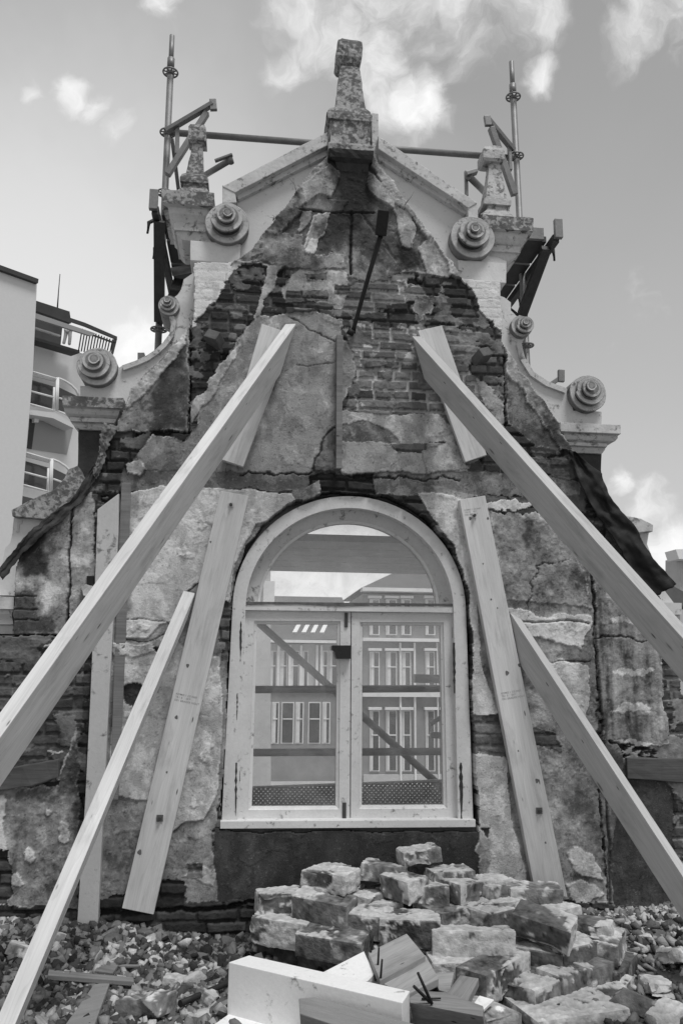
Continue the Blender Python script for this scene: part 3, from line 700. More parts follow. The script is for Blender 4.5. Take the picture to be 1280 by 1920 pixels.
# lower cornices at the scroll feet
C3 = [(117, 232, 744, .02), (117, 232, 763, .02), (120, 225, 765, .05), (121, 224, 771, .05), (123, 222, 777, .06), (128, 220, 783, .08), (132, 218, 784, .075), (132, 216, 791, .075), (136, 214, 793, .10), (139, 212, 800, .10), (146, 210, 806, .11), (147, 230, 807, .13), (146, 230, 870, .13), (138, 230, 960, .13)]
c = moulding('cornice', C3[:2], M_STONED, wall); weather(c, .03, .004, 14)
c = moulding('cornice', C3[1:8], M_STONE, wall); weather(c, .04, .002, 10)
c = moulding('cornice', C3[7:11], M_STONE, wall); weather(c, .04, .002, 10)
c = moulding('pilaster', C3[11:], mat('dark_render', .05, .5, 8, .9, .6, 50), wall); weather(c, .04, .004, 10)
C4 = [(1050, 1163, 794, .02), (1050, 1163, 811, .02), (1056, 1157, 813, .05), (1056, 1157, 819, .05), (1057, 1152, 825, .06), (1058, 1142, 829, .08), (1058, 1137, 830, .075), (1058, 1137, 836, .075), (1058, 1134, 838, .10), (1058, 1133, 842, .10), (1058, 1128, 849, .11), (1050, 1127, 850, .13), (1050, 1126, 880, .13), (1060, 1135, 980, .13)]
c = moulding('cornice', C4[:2], M_STONE, wall, bevel=.003); weather(c, .03, .003, 14)
c = moulding('cornice', C4[1:8], M_STONE, wall); weather(c, .04, .002, 10)
c = moulding('cornice', C4[7:11], M_STONE, wall); weather(c, .04, .002, 10)
c = moulding('pilaster', C4[11:], mat('dark_render', .085), wall); weather(c, .04, .004, 10)
# scroll walls
c = prism('scroll_wall', [(368, 508), (345, 524), (340, 543), (334, 552), (322, 562), (316, 590), (321, 606), (318, 626), (305, 643), (292, 655), (275, 667), (255, 676), (232, 684), (220, 692), (200, 722), (151, 724), (151, 746), (232, 746), (236, 790), (300, 760), (368, 680)], .085, .34, M_PAINTW, wall); weather(c, .05, .003, 9)
c = prism('scroll_wall', [(932, 553), (945, 557), (957, 567), (957, 582), (970, 595), (985, 632), (977, 643), (983, 670), (1000, 697), (1027, 715), (1062, 728), (1074, 770), (1127, 772), (1127, 796), (1064, 796), (1062, 850), (1000, 800), (932, 700)], .085, .34, M_PAINTW, wall); weather(c, .05, .003, 9)
def ribbon(name, pts, wd, Yf, Yb, material, parent):
    l, r = [], []
    for i, p in enumerate(pts):
        a = pts[max(i-1, 0)]; b = pts[min(i+1, len(pts)-1)]; dx, dy = b[0]-a[0], b[1]-a[1]; n = math.hypot(dx, dy)
        l.append(p); r.append((p[0]-dy/n*wd, p[1]+dx/n*wd))
    q = l+r[::-1]
    f = [U(x, y, Yf) for x, y in q]; b = [Vector((p.x, Yb, p.z)) for p in f]; n = len(l); m_ = 2*n
    fs = []
    for i in range(n-1):
        a0, a1, b1, b0 = i, i+1, m_-2-i, m_-1-i
        fs += [[a0, a1, b1, b0], [m_+b0, m_+b1, m_+a1, m_+a0], [a0, m_+a0, m_+a1, a1], [b0, b1, m_+b1, m_+b0]]
    fs += [[0, m_-1, 2*m_-1, m_], [n-1, m_+n-1, m_+n, n]]
    return mesh(name, f+b, fs, material, parent)
ribbon('scroll_rim', [(229, 685), (255, 676), (275, 667), (292, 655), (305, 643), (318, 626), (322, 606), (316, 590)], 9, .06, .30, M_STONE, wall)
ribbon('scroll_rim', [(977, 643), (983, 670), (1000, 697), (1027, 715), (1062, 728)], 9, .06, .30, M_STONE, wall)
def volute(discs, back, material):
    """discs: (px, py, radius px, front Y) from the largest to the knob; eccentric steps like a carved spiral"""
    vs = []; fs = []; seg = 56; alb_ = []
    for k, (x, y, r, Yf) in enumerate(discs):
        c0 = U(x, y, Yf); rr = (U(x+r, y, Yf)-c0).length; Yb = back if k == 0 else discs[k-1][3]+.01
        nk = .985 if k == 0 else .86
        prof = [(Yb, rr*nk, .28 if k == 0 else .05), (Yf+.020, rr*nk, .2 if k == 0 else .05), (Yf+.018, rr*.995, .16), (Yf+.004, rr, .26), (Yf, rr*.965, .54), (Yf+.001, rr*.93, .52), (Yf+.002, rr*.76, .48), (Yf+.003, rr*.70, .22), (Yf+.003, rr*.3, .3)]  # sides and grooves darker: shade and grime put into the albedo
        n0 = len(vs)
        for (yy, q, al_) in prof:
            for j in range(seg):
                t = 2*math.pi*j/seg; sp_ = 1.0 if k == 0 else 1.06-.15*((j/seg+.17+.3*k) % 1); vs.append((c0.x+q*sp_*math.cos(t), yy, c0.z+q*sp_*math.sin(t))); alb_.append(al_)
        for i in range(len(prof)-1):
            for j in range(seg): fs.append([n0+i*seg+j, n0+i*seg+(j+1) % seg, n0+(i+1)*seg+(j+1) % seg, n0+(i+1)*seg+j])
        fs.append([n0+(len(prof)-1)*seg+j for j in range(seg)])
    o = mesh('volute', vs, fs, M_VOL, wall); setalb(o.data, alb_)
    for v in o.data.vertices:
        p = v.co*14; v.co += Vector((mnoise.noise(p), mnoise.noise(p+Vector((9, 0, 0)))*.6, mnoise.noise(p+Vector((0, 9, 0)))))*.0025
    for p in o.data.polygons: p.use_smooth = False
    return o
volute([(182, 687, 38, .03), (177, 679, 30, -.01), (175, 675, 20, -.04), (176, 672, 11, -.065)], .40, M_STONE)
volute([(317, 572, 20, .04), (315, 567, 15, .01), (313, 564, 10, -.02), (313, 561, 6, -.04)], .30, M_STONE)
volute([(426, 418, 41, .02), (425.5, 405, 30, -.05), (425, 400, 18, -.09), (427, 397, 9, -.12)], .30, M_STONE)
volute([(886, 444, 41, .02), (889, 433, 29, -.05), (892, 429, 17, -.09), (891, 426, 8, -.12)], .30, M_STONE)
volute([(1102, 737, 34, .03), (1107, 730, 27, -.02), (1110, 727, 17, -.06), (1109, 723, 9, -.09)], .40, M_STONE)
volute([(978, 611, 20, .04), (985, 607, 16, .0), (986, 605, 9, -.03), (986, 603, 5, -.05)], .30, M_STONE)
# lowest scroll ends
c = prism('scroll_end', [(22, 956), (50, 941), (105, 916), (122, 896), (128, 880), (146, 873), (160, 900), (110, 975), (24, 968)], .05, .42, M_STONED, wall, bevel=.004); weather(c, .03, .004, 12)
c = prism('scroll_end', [(27, 967), (24, 1000), (20, 1018), (10, 1028), (4, 1060), (-10, 1115), (45, 1118), (90, 1060), (130, 1000), (120, 966)], .10, .34, M_PAINTW, wall); weather(c, .04, .003, 12)
prism('recess_shade', [(33, 978), (43, 976), (41, 982), (37, 983), (36, 998), (32, 998)], .096, .11, M_REVEAL, wall)  # thin grey strip, edge shade of a small recess put into colour
c = moulding('cornice', [(-90, 27, 1118, .02), (-90, 26, 1141, .02), (-90, 25, 1143, .05), (-90, 23, 1150, .05), (-90, 24, 1161, .07), (-90, 25, 1163, .06), (-90, 25, 1170, .06), (-90, 26, 1172, .08), (-90, 27, 1188, .09)], M_PAINTW, wall); weather(c, .04, .002)
c = prism('scroll_end', [(1170, 966), (1200, 972), (1224, 984), (1223, 997), (1216, 996), (1190, 1000)], .05, .42, M_STONE, wall, bevel=.004)
c = prism('scroll_end', [(1176, 985), (1216, 996), (1212, 1020), (1222, 1046), (1232, 1090), (1262, 1130), (1200, 1130), (1150, 1000)], .10, .34, M_PAINTW, wall)
moulding('cornice', [(1225, 1277, 1130, .02), (1225, 1277, 1152, .02), (1225, 1270, 1154, .05), (1225, 1268, 1168, .07), (1225, 1266, 1180, .09)], M_PAINTW, wall)
# stone corbel stubs that stick out of the brickwork
for (x, y, s) in ((408, 650, 1), (893, 680, -1)):
    a = U(x, y, .02); dvec = Vector((.0, -1, .15))
    b_ = bar('roof_purlin_stub', a, a+Vector((-.03*s, -.10, .035)), .085, .06, M_CORE, wall, up=(.45*s, 0, 1), bevel=.006); weather(b_, .03, .004)
# embedded timbers
weather(prism('embedded_timber', [(1174, 1421), (1420, 1424), (1420, 1480), (1176, 1460)], -.035, .06, M_TIMB, wall, bevel=.006), .04, .006, 9)
weather(prism('embedded_timber', [(-120, 1450), (20, 1440), (110, 1424), (111, 1458), (60, 1474), (-120, 1500)], -.04, .06, M_TIMB, wall, bevel=.006), .04, .008, 9)
prism('wall_post', [(183, 955), (223, 925), (222, 1000), (205, 1300), (183, 1745), (144, 1745), (160, 1500), (170, 1300), (178, 1100)], -.045, .03, mat('old_white_post', .50, .1, 5, .6, .2, 60, spots=.03, sscale=20), wall, bevel=.004)
prism('conduit_board', [(228, 905), (246, 905), (236, 1200), (222, 1500), (206, 1500), (214, 1250), (224, 1000)], -.026, .02, M_WOODO, wall, bevel=.004)
prism('batten', [(631, 627), (643, 628), (641, 878), (630, 878)], -.055, .0, M_WOODO, wall, bevel=.003)
prism('rusty_strip', [(206, 812), (216, 790), (196, 850), (186, 890), (176, 882), (192, 838)], -.02, .03, M_MEMB2, wall)
# broken socket by the post: black block, the hole's darkness put into its colour
b_ = prism('socket_hole_shade', [(163, 1080), (176, 1080), (176, 1096), (163, 1096)], -.032, .0, M_HOLE, wall)
b_ = prism('mortar_lump', [(152, 1102), (162, 1096), (174, 1100), (176, 1112), (168, 1120), (156, 1116)], -.07, .0, mat('mortar', .5, .2, 20, .9, .6, 60), wall); weather(b_, .012, .008, 30)

# iron stay under the crown
stay = tube('iron_stay', [U(661, 624, -.03), U(664, 612, -.05), U(690, 520, -.16), U(714, 440, -.26)], [.017, .012, .013, .015], M_IRON, wall)
bar('stay_head', U(713, 442, -.26), U(719, 394, -.33), .062, .05, M_IRON, wall, up=(0, 1, 0), bevel=.006)
b_ = tube('stay_plate', [U(652, 620, -.045), U(663, 626, -.045)], .018, M_IRON, wall)

# ------------------------------------------------------------------ arched window
win = None
def arch_ring(name, ro, ri, z_base, Yf, Yb, material, parent, cx, cz, xo=None, seg=40, Yfi=None, spl=0.0):
    """straight legs down to z_base plus a half-round head; ro/ri outer and inner radii; spl widens the legs at the foot"""
    path = [(-1, z_base)] + [(None, math.pi - math.pi*i/seg) for i in range(seg+1)] + [(1, z_base)]
    vs = []; fs = []
    for (s, v) in path:
        if s is None: o_ = (cx+ro*math.cos(v), cz+ro*math.sin(v)*ZK); i_ = (cx+ri*math.cos(v), cz+ri*math.sin(v)*ZK)
        else: o_ = (cx+s*(ro+spl), v); i_ = (cx+s*(ri+spl*.35), v)
        yi = Yf if Yfi is None else Yfi
        vs += [(o_[0], Yf, o_[1]), (i_[0], yi, i_[1]), (i_[0], Yb, i_[1]), (o_[0], Yb, o_[1])]
    for i in range(len(path)-1):
        for j in range(4): fs.append([i*4+j, i*4+(j+1) % 4, i*4+4+(j+1) % 4, i*4+4+j])
    n = (len(path)-1)*4; fs += [[0, 1, 2, 3], [n, n+1, n+2, n+3]]
    return mesh(name, vs, fs, material, parent, bevel=.002)
WY = .02
pl_, pr_ = U(436, 1136, WY), U(873, 1141, WY); ptop = U(652, 930, WY)
cx = (pl_.x+pr_.x)/2; ro = (pr_.x-pl_.x)/2; cz = (pl_.z+pr_.z)/2; ZK = (ptop.z-cz)/ro
zs0 = (U(416, 1540, WY).z+U(890, 1538, WY).z)/2
spl = ((U(888, 1538, WY).x-U(417, 1538, WY).x)/2)-ro
ri = ro*194/218
win = arch_ring('arched_window', ro, ri, zs0, WY, WY+.14, M_FRAME, wall, cx, cz, spl=spl)
rg = ro*168/218
def sub(o):        # re-parent a part below the window
    o.parent = win; o.matrix_parent_inverse = Matrix.Identity(4); return o
# head reveal, half round only
def half_ring(name, r1, r2, Y1, Y2, Yb, material):
    vs = []; fs = []; seg = 44
    for i in range(seg+1):
        v = math.pi-math.pi*i/seg
        for (q, y) in ((r1, Y1), (r2, Y2), (r2, Yb), (r1, Yb)): vs.append((cx+q*math.cos(v), y, cz+q*math.sin(v)*ZK))
    for i in range(seg):
        for j in range(4): fs.append([i*4+j, i*4+(j+1) % 4, i*4+4+(j+1) % 4, i*4+4+j])
    n = seg*4; fs += [[0, 1, 2, 3], [n, n+1, n+2, n+3]]
    return sub(mesh(name, vs, fs, material, wall))
half_ring('head_reveal', ri, rg+.012, WY+.055, WY+.075, WY+.13, M_REVEAL)
half_ring('glazing_bead', rg+.014, rg, WY+.070, WY+.082, WY+.12, M_FRAME)
def wpr(name, px, Yf, Yb, material, bevel=.002): return sub(prism(name, px, Yf, Yb, material, wall, bevel=bevel))
wpr('transom', [(457, 1134), (849, 1138), (849, 1149), (457, 1144)], WY+.012, WY+.13, M_FRAME)
wpr('sill', [(413, 1540), (891, 1537), (891, 1551), (413, 1554)], WY-.035, WY+.14, M_FRAME)
SY = WY+.035
def sash(x0t, x1t, x0b, x1b, yt, yb, ix0t, ix1t, ix0b, ix1b, iyt, iyb):
    bm = bmesh.new()
    oo = [(x0t, yt), (x1t, yt+1), (x1b, yb), (x0b, yb+1)]; ii = [(ix0t, iyt), (ix1t, iyt+1), (ix1b, iyb), (ix0b, iyb+1)]
    def ringv(pp, Y): return [bm.verts.new(tuple(U(x, y, Y))) for x, y in pp]
    a = ringv(oo, SY); b = ringv(ii, SY)
    mid_ = [(i[0]+(o[0]-i[0])*.25, i[1]+(o[1]-i[1])*.25) for i, o in zip(ii, oo)]
    m1 = ringv(mid_, SY); m2 = ringv([(i[0]+(o[0]-i[0])*.2, i[1]+(o[1]-i[1])*.2) for i, o in zip(ii, oo)], SY+.008)
    bi = ringv(ii, SY+.014); bb = [bm.verts.new((v.co.x, SY+.05, v.co.z)) for v in bi]; ab = [bm.verts.new((v.co.x, SY+.05, v.co.z)) for v in a]
    for v in b: bm.verts.remove(v)
    ch = [ab, a, m1, m2, bi, bb]
    for p_, q_ in zip(ch, ch[1:]+[ab]):
        for i in range(4): bm.faces.new((p_[i], p_[(i+1) % 4], q_[(i+1) % 4], q_[i]))
    bmesh.ops.recalc_face_normals(bm, faces=bm.faces)
    me = bpy.data.meshes.new('sash'); bm.to_mesh(me); bm.free(); me.materials.append(M_FRAME)
    o = bpy.data.objects.new('sash', me); link(o); pin(o, wall); return sub(o)
sash(459, 657, 446, 655.5, 1145, 1537, 482, 632, 472, 629, 1170, 1511)
sash(659, 849, 657.5, 859, 1148, 1536, 679, 825, 678, 831, 1172, 1509)
# glass
mg = bpy.data.materials.new('dusty_window_glass'); mg.use_nodes = True; t = mg.node_tree; t.nodes.clear()
tr = N(t, 'ShaderNodeBsdfTransparent'); gl = N(t, 'ShaderNodeBsdfGlossy'); gl.inputs['Roughness'].default_value = .02; gl.inputs[0].default_value = (.9, .9, .9, 1)
df = N(t, 'ShaderNodeBsdfDiffuse'); df.inputs[0].default_value = (.6, .6, .6, 1)
fr = N(t, 'ShaderNodeFresnel'); fr.inputs[0].default_value = 1.5
co = N(t, 'ShaderNodeTexCoord').outputs['Object']
d1 = NOISE(t, co, 5, 7, .65, .6); d2 = NOISE(t, co, 60, 4, .7)
dirt = MATH(t, 'ADD', RANGE(t, d1, .35, .75, .06, .22), RANGE(t, d2, .62, .75, 0, .22))
m1_ = N(t, 'ShaderNodeMixShader'); L(t, dirt, m1_.inputs[0]); L(t, tr.outputs[0], m1_.inputs[1]); L(t, df.outputs[0], m1_.inputs[2])
m2_ = N(t, 'ShaderNodeMixShader'); L(t, MATH(t, 'MULTIPLY', fr.outputs[0], 1.3), m2_.inputs[0]); L(t, m1_.outputs[0], m2_.inputs[1]); L(t, gl.outputs[0], m2_.inputs[2])
oo = N(t, 'ShaderNodeOutputMaterial'); L(t, m2_.outputs[0], oo.inputs[0])
def pane(px, Y):
    return wpr('pane', px, Y, Y+.004, mg, 0)
pane([(480, 1168), (634, 1169), (631, 1513), (470, 1514)], SY+.022); pane([(677, 1170), (827, 1171), (833, 1511), (676, 1512)], SY+.022)
vs = [(cx, WY+.10, cz)]
vs = [(cx+(rg+.004)*math.cos(math.pi*i/32), WY+.10, cz+(rg+.004)*math.sin(math.pi*i/32)*ZK) for i in range(33)]
vs2 = [(x, y+.004, z) for x, y, z in vs]; n = len(vs)
sub(mesh('pane', vs+vs2, [list(range(n)), list(range(n, 2*n))]+[[i, (i+1) % n, n+(i+1) % n, n+i] for i in range(n)], mg, wall))
wpr('latch_box', [(623, 1210), (658, 1210), (658, 1235), (632, 1235), (628, 1222), (623, 1218)], SY-.045, SY+.01, M_IRON)
wpr('bolt', [(646, 1149), (652, 1149), (652, 1176), (646, 1176)], SY-.008, SY+.01, M_DKSTEEL, .001)
wpr('bolt', [(642, 1505), (649, 1505), (649, 1535), (642, 1535)], SY-.008, SY+.01, M_DKSTEEL, .001)
for q in ((453, 1196, 456, 1216), (447, 1445, 450, 1465), (848, 1160, 851, 1196), (856, 1500, 859, 1520)):
    wpr('hinge', [(q[0], q[1]), (q[2], q[1]), (q[2], q[3]), (q[0], q[3])], SY-.006, SY+.01, M_DKSTEEL, .0005)
for k, (x, y0, y1, wd_) in enumerate(((449, 1165, 1240, 5), (444, 1430, 1530, 5), (852, 1205, 1300, 5), (862, 1430, 1536, 8), (444, 1300, 1350, 3))):
    n_ = 12; lf, rt = [], []
    for i in range(n_+1):
        y = y0+(y1-y0)*i/n_; dxx = -(y-1340)*.014 if x < 600 else (y-1340)*.012
        ww = wd_*(.25+.75*abs(math.sin(i*1.7+k)))*(.4+.6*math.sin(math.pi*min(i/n_+.12, 1)))
        lf.append((x+dxx-ww*.5+random.random(), y)); rt.append((x+dxx+ww*.5+random.random(), y))
    wpr('rot_patch', lf+rt[::-1], WY-.0015, WY+.01, mat('rotten_wood', .045, .6, 30, .9, .8, 80), 0)
for pts_ in ([(458, 1128), (849, 1132), (849, 1136), (700, 1135), (640, 1137), (560, 1133), (458, 1134)],):
    wpr('putty_line', pts_, WY+.008, WY+.02, mat('dirty_putty', .12, .6, 30, .9, .6, 80), 0)
# ragged dark gap between frame and wall is the opening itself; a rough lining closes it
prism('opening_lining', [(402, 1566), (404, 1552), (905, 1552), (905, 1566)], .03, .2, M_CORE, wall)

#PART2
wall['kind'] = 'thing'
# ================================================================== TORN ROOF MEMBRANES
def sheet(name, label, cat, L_, R_, Y0, amp, material, thick=.006, fold=9.0, seed=0, group=None):
    """a torn sheet hung between two traced edges, rippled in depth"""
    nU, nV = 60, 14
    def samp(pl, t):
        ds = [0]
        for a, b in zip(pl[:-1], pl[1:]): ds.append(ds[-1]+math.hypot(b[0]-a[0], b[1]-a[1]))
        s = t*ds[-1]
        for i in range(len(pl)-1):
            if s <= ds[i+1] or i == len(pl)-2:
                k = (s-ds[i])/(ds[i+1]-ds[i]+1e-9); return (pl[i][0]+(pl[i+1][0]-pl[i][0])*k, pl[i][1]+(pl[i+1][1]-pl[i][1])*k)
    vs = []
    for side in (0, 1):
        for i in range(nU+1):
            a = samp(L_, i/nU); b = samp(R_, i/nU)
            for j in range(nV+1):
                v = j/nV; x = a[0]+(b[0]-a[0])*v; y = a[1]+(b[1]-a[1])*v
                nz = mnoise.noise(Vector((i/nU*fold, v*2.2, seed)))*amp + mnoise.noise(Vector((i/nU*fold*3, v*5, seed+4)))*amp*.35
                jx = mnoise.noise(Vector((i/nU*22, seed+9, j*.4)))*4
                vs.append(U(x+jx, y+jx*.5, Y0+nz-abs(v-.5)*amp*.8+side*thick))
    fs = []; W_ = nV+1; S_ = (nU+1)*W_
    for i in range(nU):
        for j in range(nV):
            a = i*W_+j; fs.append([a, a+1, a+W_+1, a+W_]); fs.append([S_+a+W_, S_+a+W_+1, S_+a+1, S_+a])
    for i in range(nU):
        for j in (0, nV): a = i*W_+j; fs.append([a, a+W_, S_+a+W_, S_+a])
    for j in range(nV):
        for i in (0, nU): a = i*W_+j; fs.append([a, a+1, S_+a+1, S_+a])
    o = mesh(name, vs, fs, material, None, label=label, cat=cat, group=group)
    for p in o.data.polygons: p.use_smooth = True
    return o
sheet('roof_membrane', 'black rubber roofing membrane hanging torn and crumpled down the right-hand edge of the gable', 'roof membrane',
      [(1064, 846), (1076, 880), (1094, 924), (1118, 966), (1148, 1008), (1176, 1056), (1196, 1092), (1222, 1122)],
      [(1078, 846), (1106, 872), (1126, 886), (1140, 926), (1158, 952), (1190, 985), (1218, 1040), (1268, 1096)], -.05, .035, M_RUBBER, fold=7)
sheet('roofing_felt', 'strip of torn dark roofing felt curling along the left-hand slope of the gable', 'roofing felt',
      [(174, 872), (154, 906), (136, 936), (98, 962), (62, 990), (32, 1024), (-6, 1072)],
      [(184, 886), (170, 916), (160, 934), (118, 974), (80, 1004), (44, 1038), (6, 1088)], -.03, .016, mat('dark_felt', .045, .9, 9, .8, .8, 40), fold=6, seed=3)
sheet('lead_flashing', 'crumpled grey lead flashing rolled against the wall under the left lower cornice', 'flashing',
      [(196, 792), (188, 815), (186, 850), (174, 888)], [(222, 800), (206, 830), (196, 862), (182, 900)], -.035, .02, mat('grey_lead', .16, .5, 12, .6, .5, 40), fold=5, seed=8)

def weeds(label, px, py, tips, seed):
    o = []; base = U(px, py, -.03)
    for (x, y) in tips:
        a = U(x, y, -.05); m_ = (base+a)/2+Vector((.01, -.005, .008)); o.append(tube('w', [base, m_, a], [.0022, .0016, .0008], mat('dry_stalk', .16, .3, 20, .9, 0), None, seg=5))
    r_ = join_meshes('dry_weed', o); link(r_, None, label, 'weed')
weeds('dry weed stalks sprouting from the left slope of the gable top', 557, 364, [(541, 333), (563, 350), (552, 352)], 1)
weeds('thin dry stalk sprouting from the right slope of the gable top', 757, 386, [(776, 359), (764, 372)], 2)
weeds('tiny dry tuft halfway down the left slope, above the left volute', 512, 414, [(510, 403), (515, 405), (506, 408)], 3)
# ================================================================== TIMBER SHORES AND WALL PLATES
def shore(px0, pxb, px1, D, h, wd, label, material=M_WOOD, zend=.0, sign=1):
    P0 = U(*px0, -.045); Pb = U(*pxb, -.045); P1 = V(*px1, D)
    d = (P1-P0).normalized(); pd = (Pb-P0).normalized()
    hv = (pd-d*pd.dot(d)); hv.normalize(); n = d.cross(hv).normalized()*wd
    if sign < 0: n = -n
    k = (zend-P0.z)/d.z; E_ = P0+d*k
    def cut(Q): return Q+d*((-.045-Q.y)/d.y)
    Mx = Matrix.Identity(4)
    nn = d.cross(hv)
    for i in range(3): Mx[i][0], Mx[i][1], Mx[i][2], Mx[i][3] = d[i], nn[i], hv[i], P0[i]
    inv = Mx.inverted()
    base = [Vector((0, 0, 0)), n, n+hv*h, hv*h]
    st = [inv @ cut(P0+b) for b in base]; en = [inv @ (E_+b) for b in base]
    vs = st+en; fs = [[0, 1, 2, 3], [7, 6, 5, 4]]+[[i, (i+1) % 4, 4+(i+1) % 4, 4+i] for i in range(4)]
    o = mesh('shoring_beam', vs, fs, material, None, bevel=.003, label=label, cat='shoring beam', group='raking shoring beams')
    o.matrix_world = Mx; return o
shore((555, 607), (526, 701), (0, 1384), 2.56, .184, .055, 'long pale timber shore running from the upper wall down to the left edge', sign=-1)
shore((366, 1112), (333, 1225), (58, 1851), 2.7, .088, .062, 'thin timber prop on the lower left, leaning from the left wall plate down onto the rubble', sign=-1)
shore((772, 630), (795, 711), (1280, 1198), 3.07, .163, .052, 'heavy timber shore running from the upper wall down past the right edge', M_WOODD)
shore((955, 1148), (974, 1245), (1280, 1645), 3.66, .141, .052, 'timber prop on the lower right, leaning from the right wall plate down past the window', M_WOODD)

def wall_plate(c, th, label, material=M_WOOD, Y=-.006):
    """c: four photo corners clockwise from top left; local X runs down the length"""
    q = [U(x, y, Y-th) for x, y in c]
    a = (q[0]+q[1])/2; b = (q[2]+q[3])/2; d = (b-a).normalized(); nY = Vector((0, 1, 0)); s = d.cross(nY).normalized(); u = s.cross(d)
    Mx = Matrix.Identity(4)
    for i in range(3): Mx[i][0], Mx[i][1], Mx[i][2], Mx[i][3] = d[i], s[i], u[i], a[i]
    inv = Mx.inverted()
    f = [inv @ p for p in q]; bk = [inv @ Vector((p.x, Y, p.z)) for p in q]
    o = mesh('wall_plate', f+bk, [[0, 1, 2, 3], [7, 6, 5, 4]]+[[i, (i+1) % 4, 4+(i+1) % 4, 4+i] for i in range(4)], material, None, bevel=.0025, label=label, cat='wooden plank', group='planks bolted to the wall')
    o.matrix_world = Mx; return o
def child(o, p):
    M0 = o.matrix_world.copy(); o.parent = p; o.matrix_parent_inverse = p.matrix_world.inverted(); o.matrix_basis = M0
def washer(px, py, Y, s, material, plate, rot=0):
    c_ = U(px, py, Y); vs = []
    for y in (0, -.005):
        for k in range(4):
            t = math.pi/4+k*math.pi/2+rot; vs.append(c_+Vector((math.cos(t)*s, y, math.sin(t)*s)))
    o = mesh('washer', vs, [[0, 1, 2, 3], [7, 6, 5, 4]]+[[i, (i+1) % 4, 4+(i+1) % 4, 4+i] for i in range(4)], material, None, bevel=.0008)
    child(o, plate)
    b = tube('bolt', [c_+Vector((0, .0, 0)), c_+Vector((0, -.022, 0))], .0085, M_DKSTEEL, None, seg=6); child(b, plate)
def knot(px, py, Y, r, plate, mt=None):
    c_ = U(px, py, Y-.0006); vs = []; n = 14
    for k in range(n):
        t = k/n*2*math.pi; rr = r*(1+.15*math.sin(3*t+px)); vs.append(c_+Vector((rr*.8*math.cos(t), 0, rr*math.sin(t))))
    vs += [v+Vector((0, .003, 0)) for v in vs]
    o = mesh('knot', vs, [list(range(n)), list(range(2*n-1, n-1, -1))]+[[i, (i+1) % n, n+(i+1) % n, n+i] for i in range(n)], mt or mat('dark_knot', .13, .5, 60, .7, 0), None)
    child(o, plate)
def stamp(lines, px, py, Y, size, rot, plate):
    obs = []
    c_ = U(px, py, Y-.0005)
    for k, tx in enumerate(lines):
        cu = bpy.data.curves.new('t', 'FONT'); cu.body = tx; cu.size = size; cu.offset = 0.0002; cu.space_character = 1.1
        ob = bpy.data.objects.new('t', cu); COL.objects.link(ob); bpy.context.view_layer.update()
        dg = bpy.context.evaluated_depsgraph_get(); me = bpy.data.meshes.new_from_object(ob.evaluated_get(dg)); bpy.data.objects.remove(ob)
        o = bpy.data.objects.new('t', me); COL.objects.link(o); me.materials.append(M_INK)
        o.matrix_basis = Matrix.Translation(c_) @ Matrix.Rotation(rot, 4, 'Y') @ Matrix.Translation((0, 0, -k*size*1.15)) @ Matrix.Rotation(math.pi/2, 4, 'X')
        obs.append(o)
    j = join_meshes('grade_stamp', obs); child(j, plate)
wp = wall_plate([(491, 607), (549, 626), (456, 875), (417, 862)], .045, 'short pale plank behind the top end of the long left shore', Y=.0)
wp = wall_plate([(783, 620), (828, 610), (912, 853), (872, 866)], .045, 'short pale plank under the top end of the long right shore', Y=.0)
pL = wall_plate([(414, 920), (466, 930), (288, 1715), (229, 1703)], .05, 'long streaky plank bolted to the wall left of the window, one inked stamp')
washer(433, 947, -.058, .019, M_ZINC, pL, .1); washer(300, 1534, -.058, .023, M_ZINCD, pL)
for q in ((262, 1598, .013), (331, 1345, .010), (352, 1248, .010), (395, 1016, .006), (313, 1448, .006)): knot(*q[:2], -.056, q[2], pL)
stamp(['KOMO 1 CE 0407', 'TR1 B    SKP', 'DE1 BRADER HOUT'], 330, 1302, -.0562, .0135, R(11), pL)
pR = wall_plate([(861, 937), (909, 929), (1063, 1683), (1001, 1664)], .05, 'long pale plank bolted to the wall right of the window, two inked stamps')
washer(888, 967, -.058, .019, M_ZINC, pR, -.1); washer(1010, 1520, -.058, .023, M_ZINCD, pR)
for q in ((950, 1262, .013), (881, 972, .010), (914, 972, .008), (1006, 1464, .012), (973, 1247, .010), (920, 1124, .006), (932, 1140, .005), (1022, 1580, .006), (971, 1408, .005), (905, 1057, .005)): knot(*q[:2], -.056, q[2], pR)
stamp(['KOMO 1 CE 0407', 'TR1 B    SKP', 'DE1 BRADER HOUT'], 939, 1302, -.0562, .0135, R(-9), pR)
stamp(['KOMO 1 CE 0407', 'TR1 B    SKP', 'DE1 BRADER'], 870, 958, -.0562, .012, R(-9), pR)

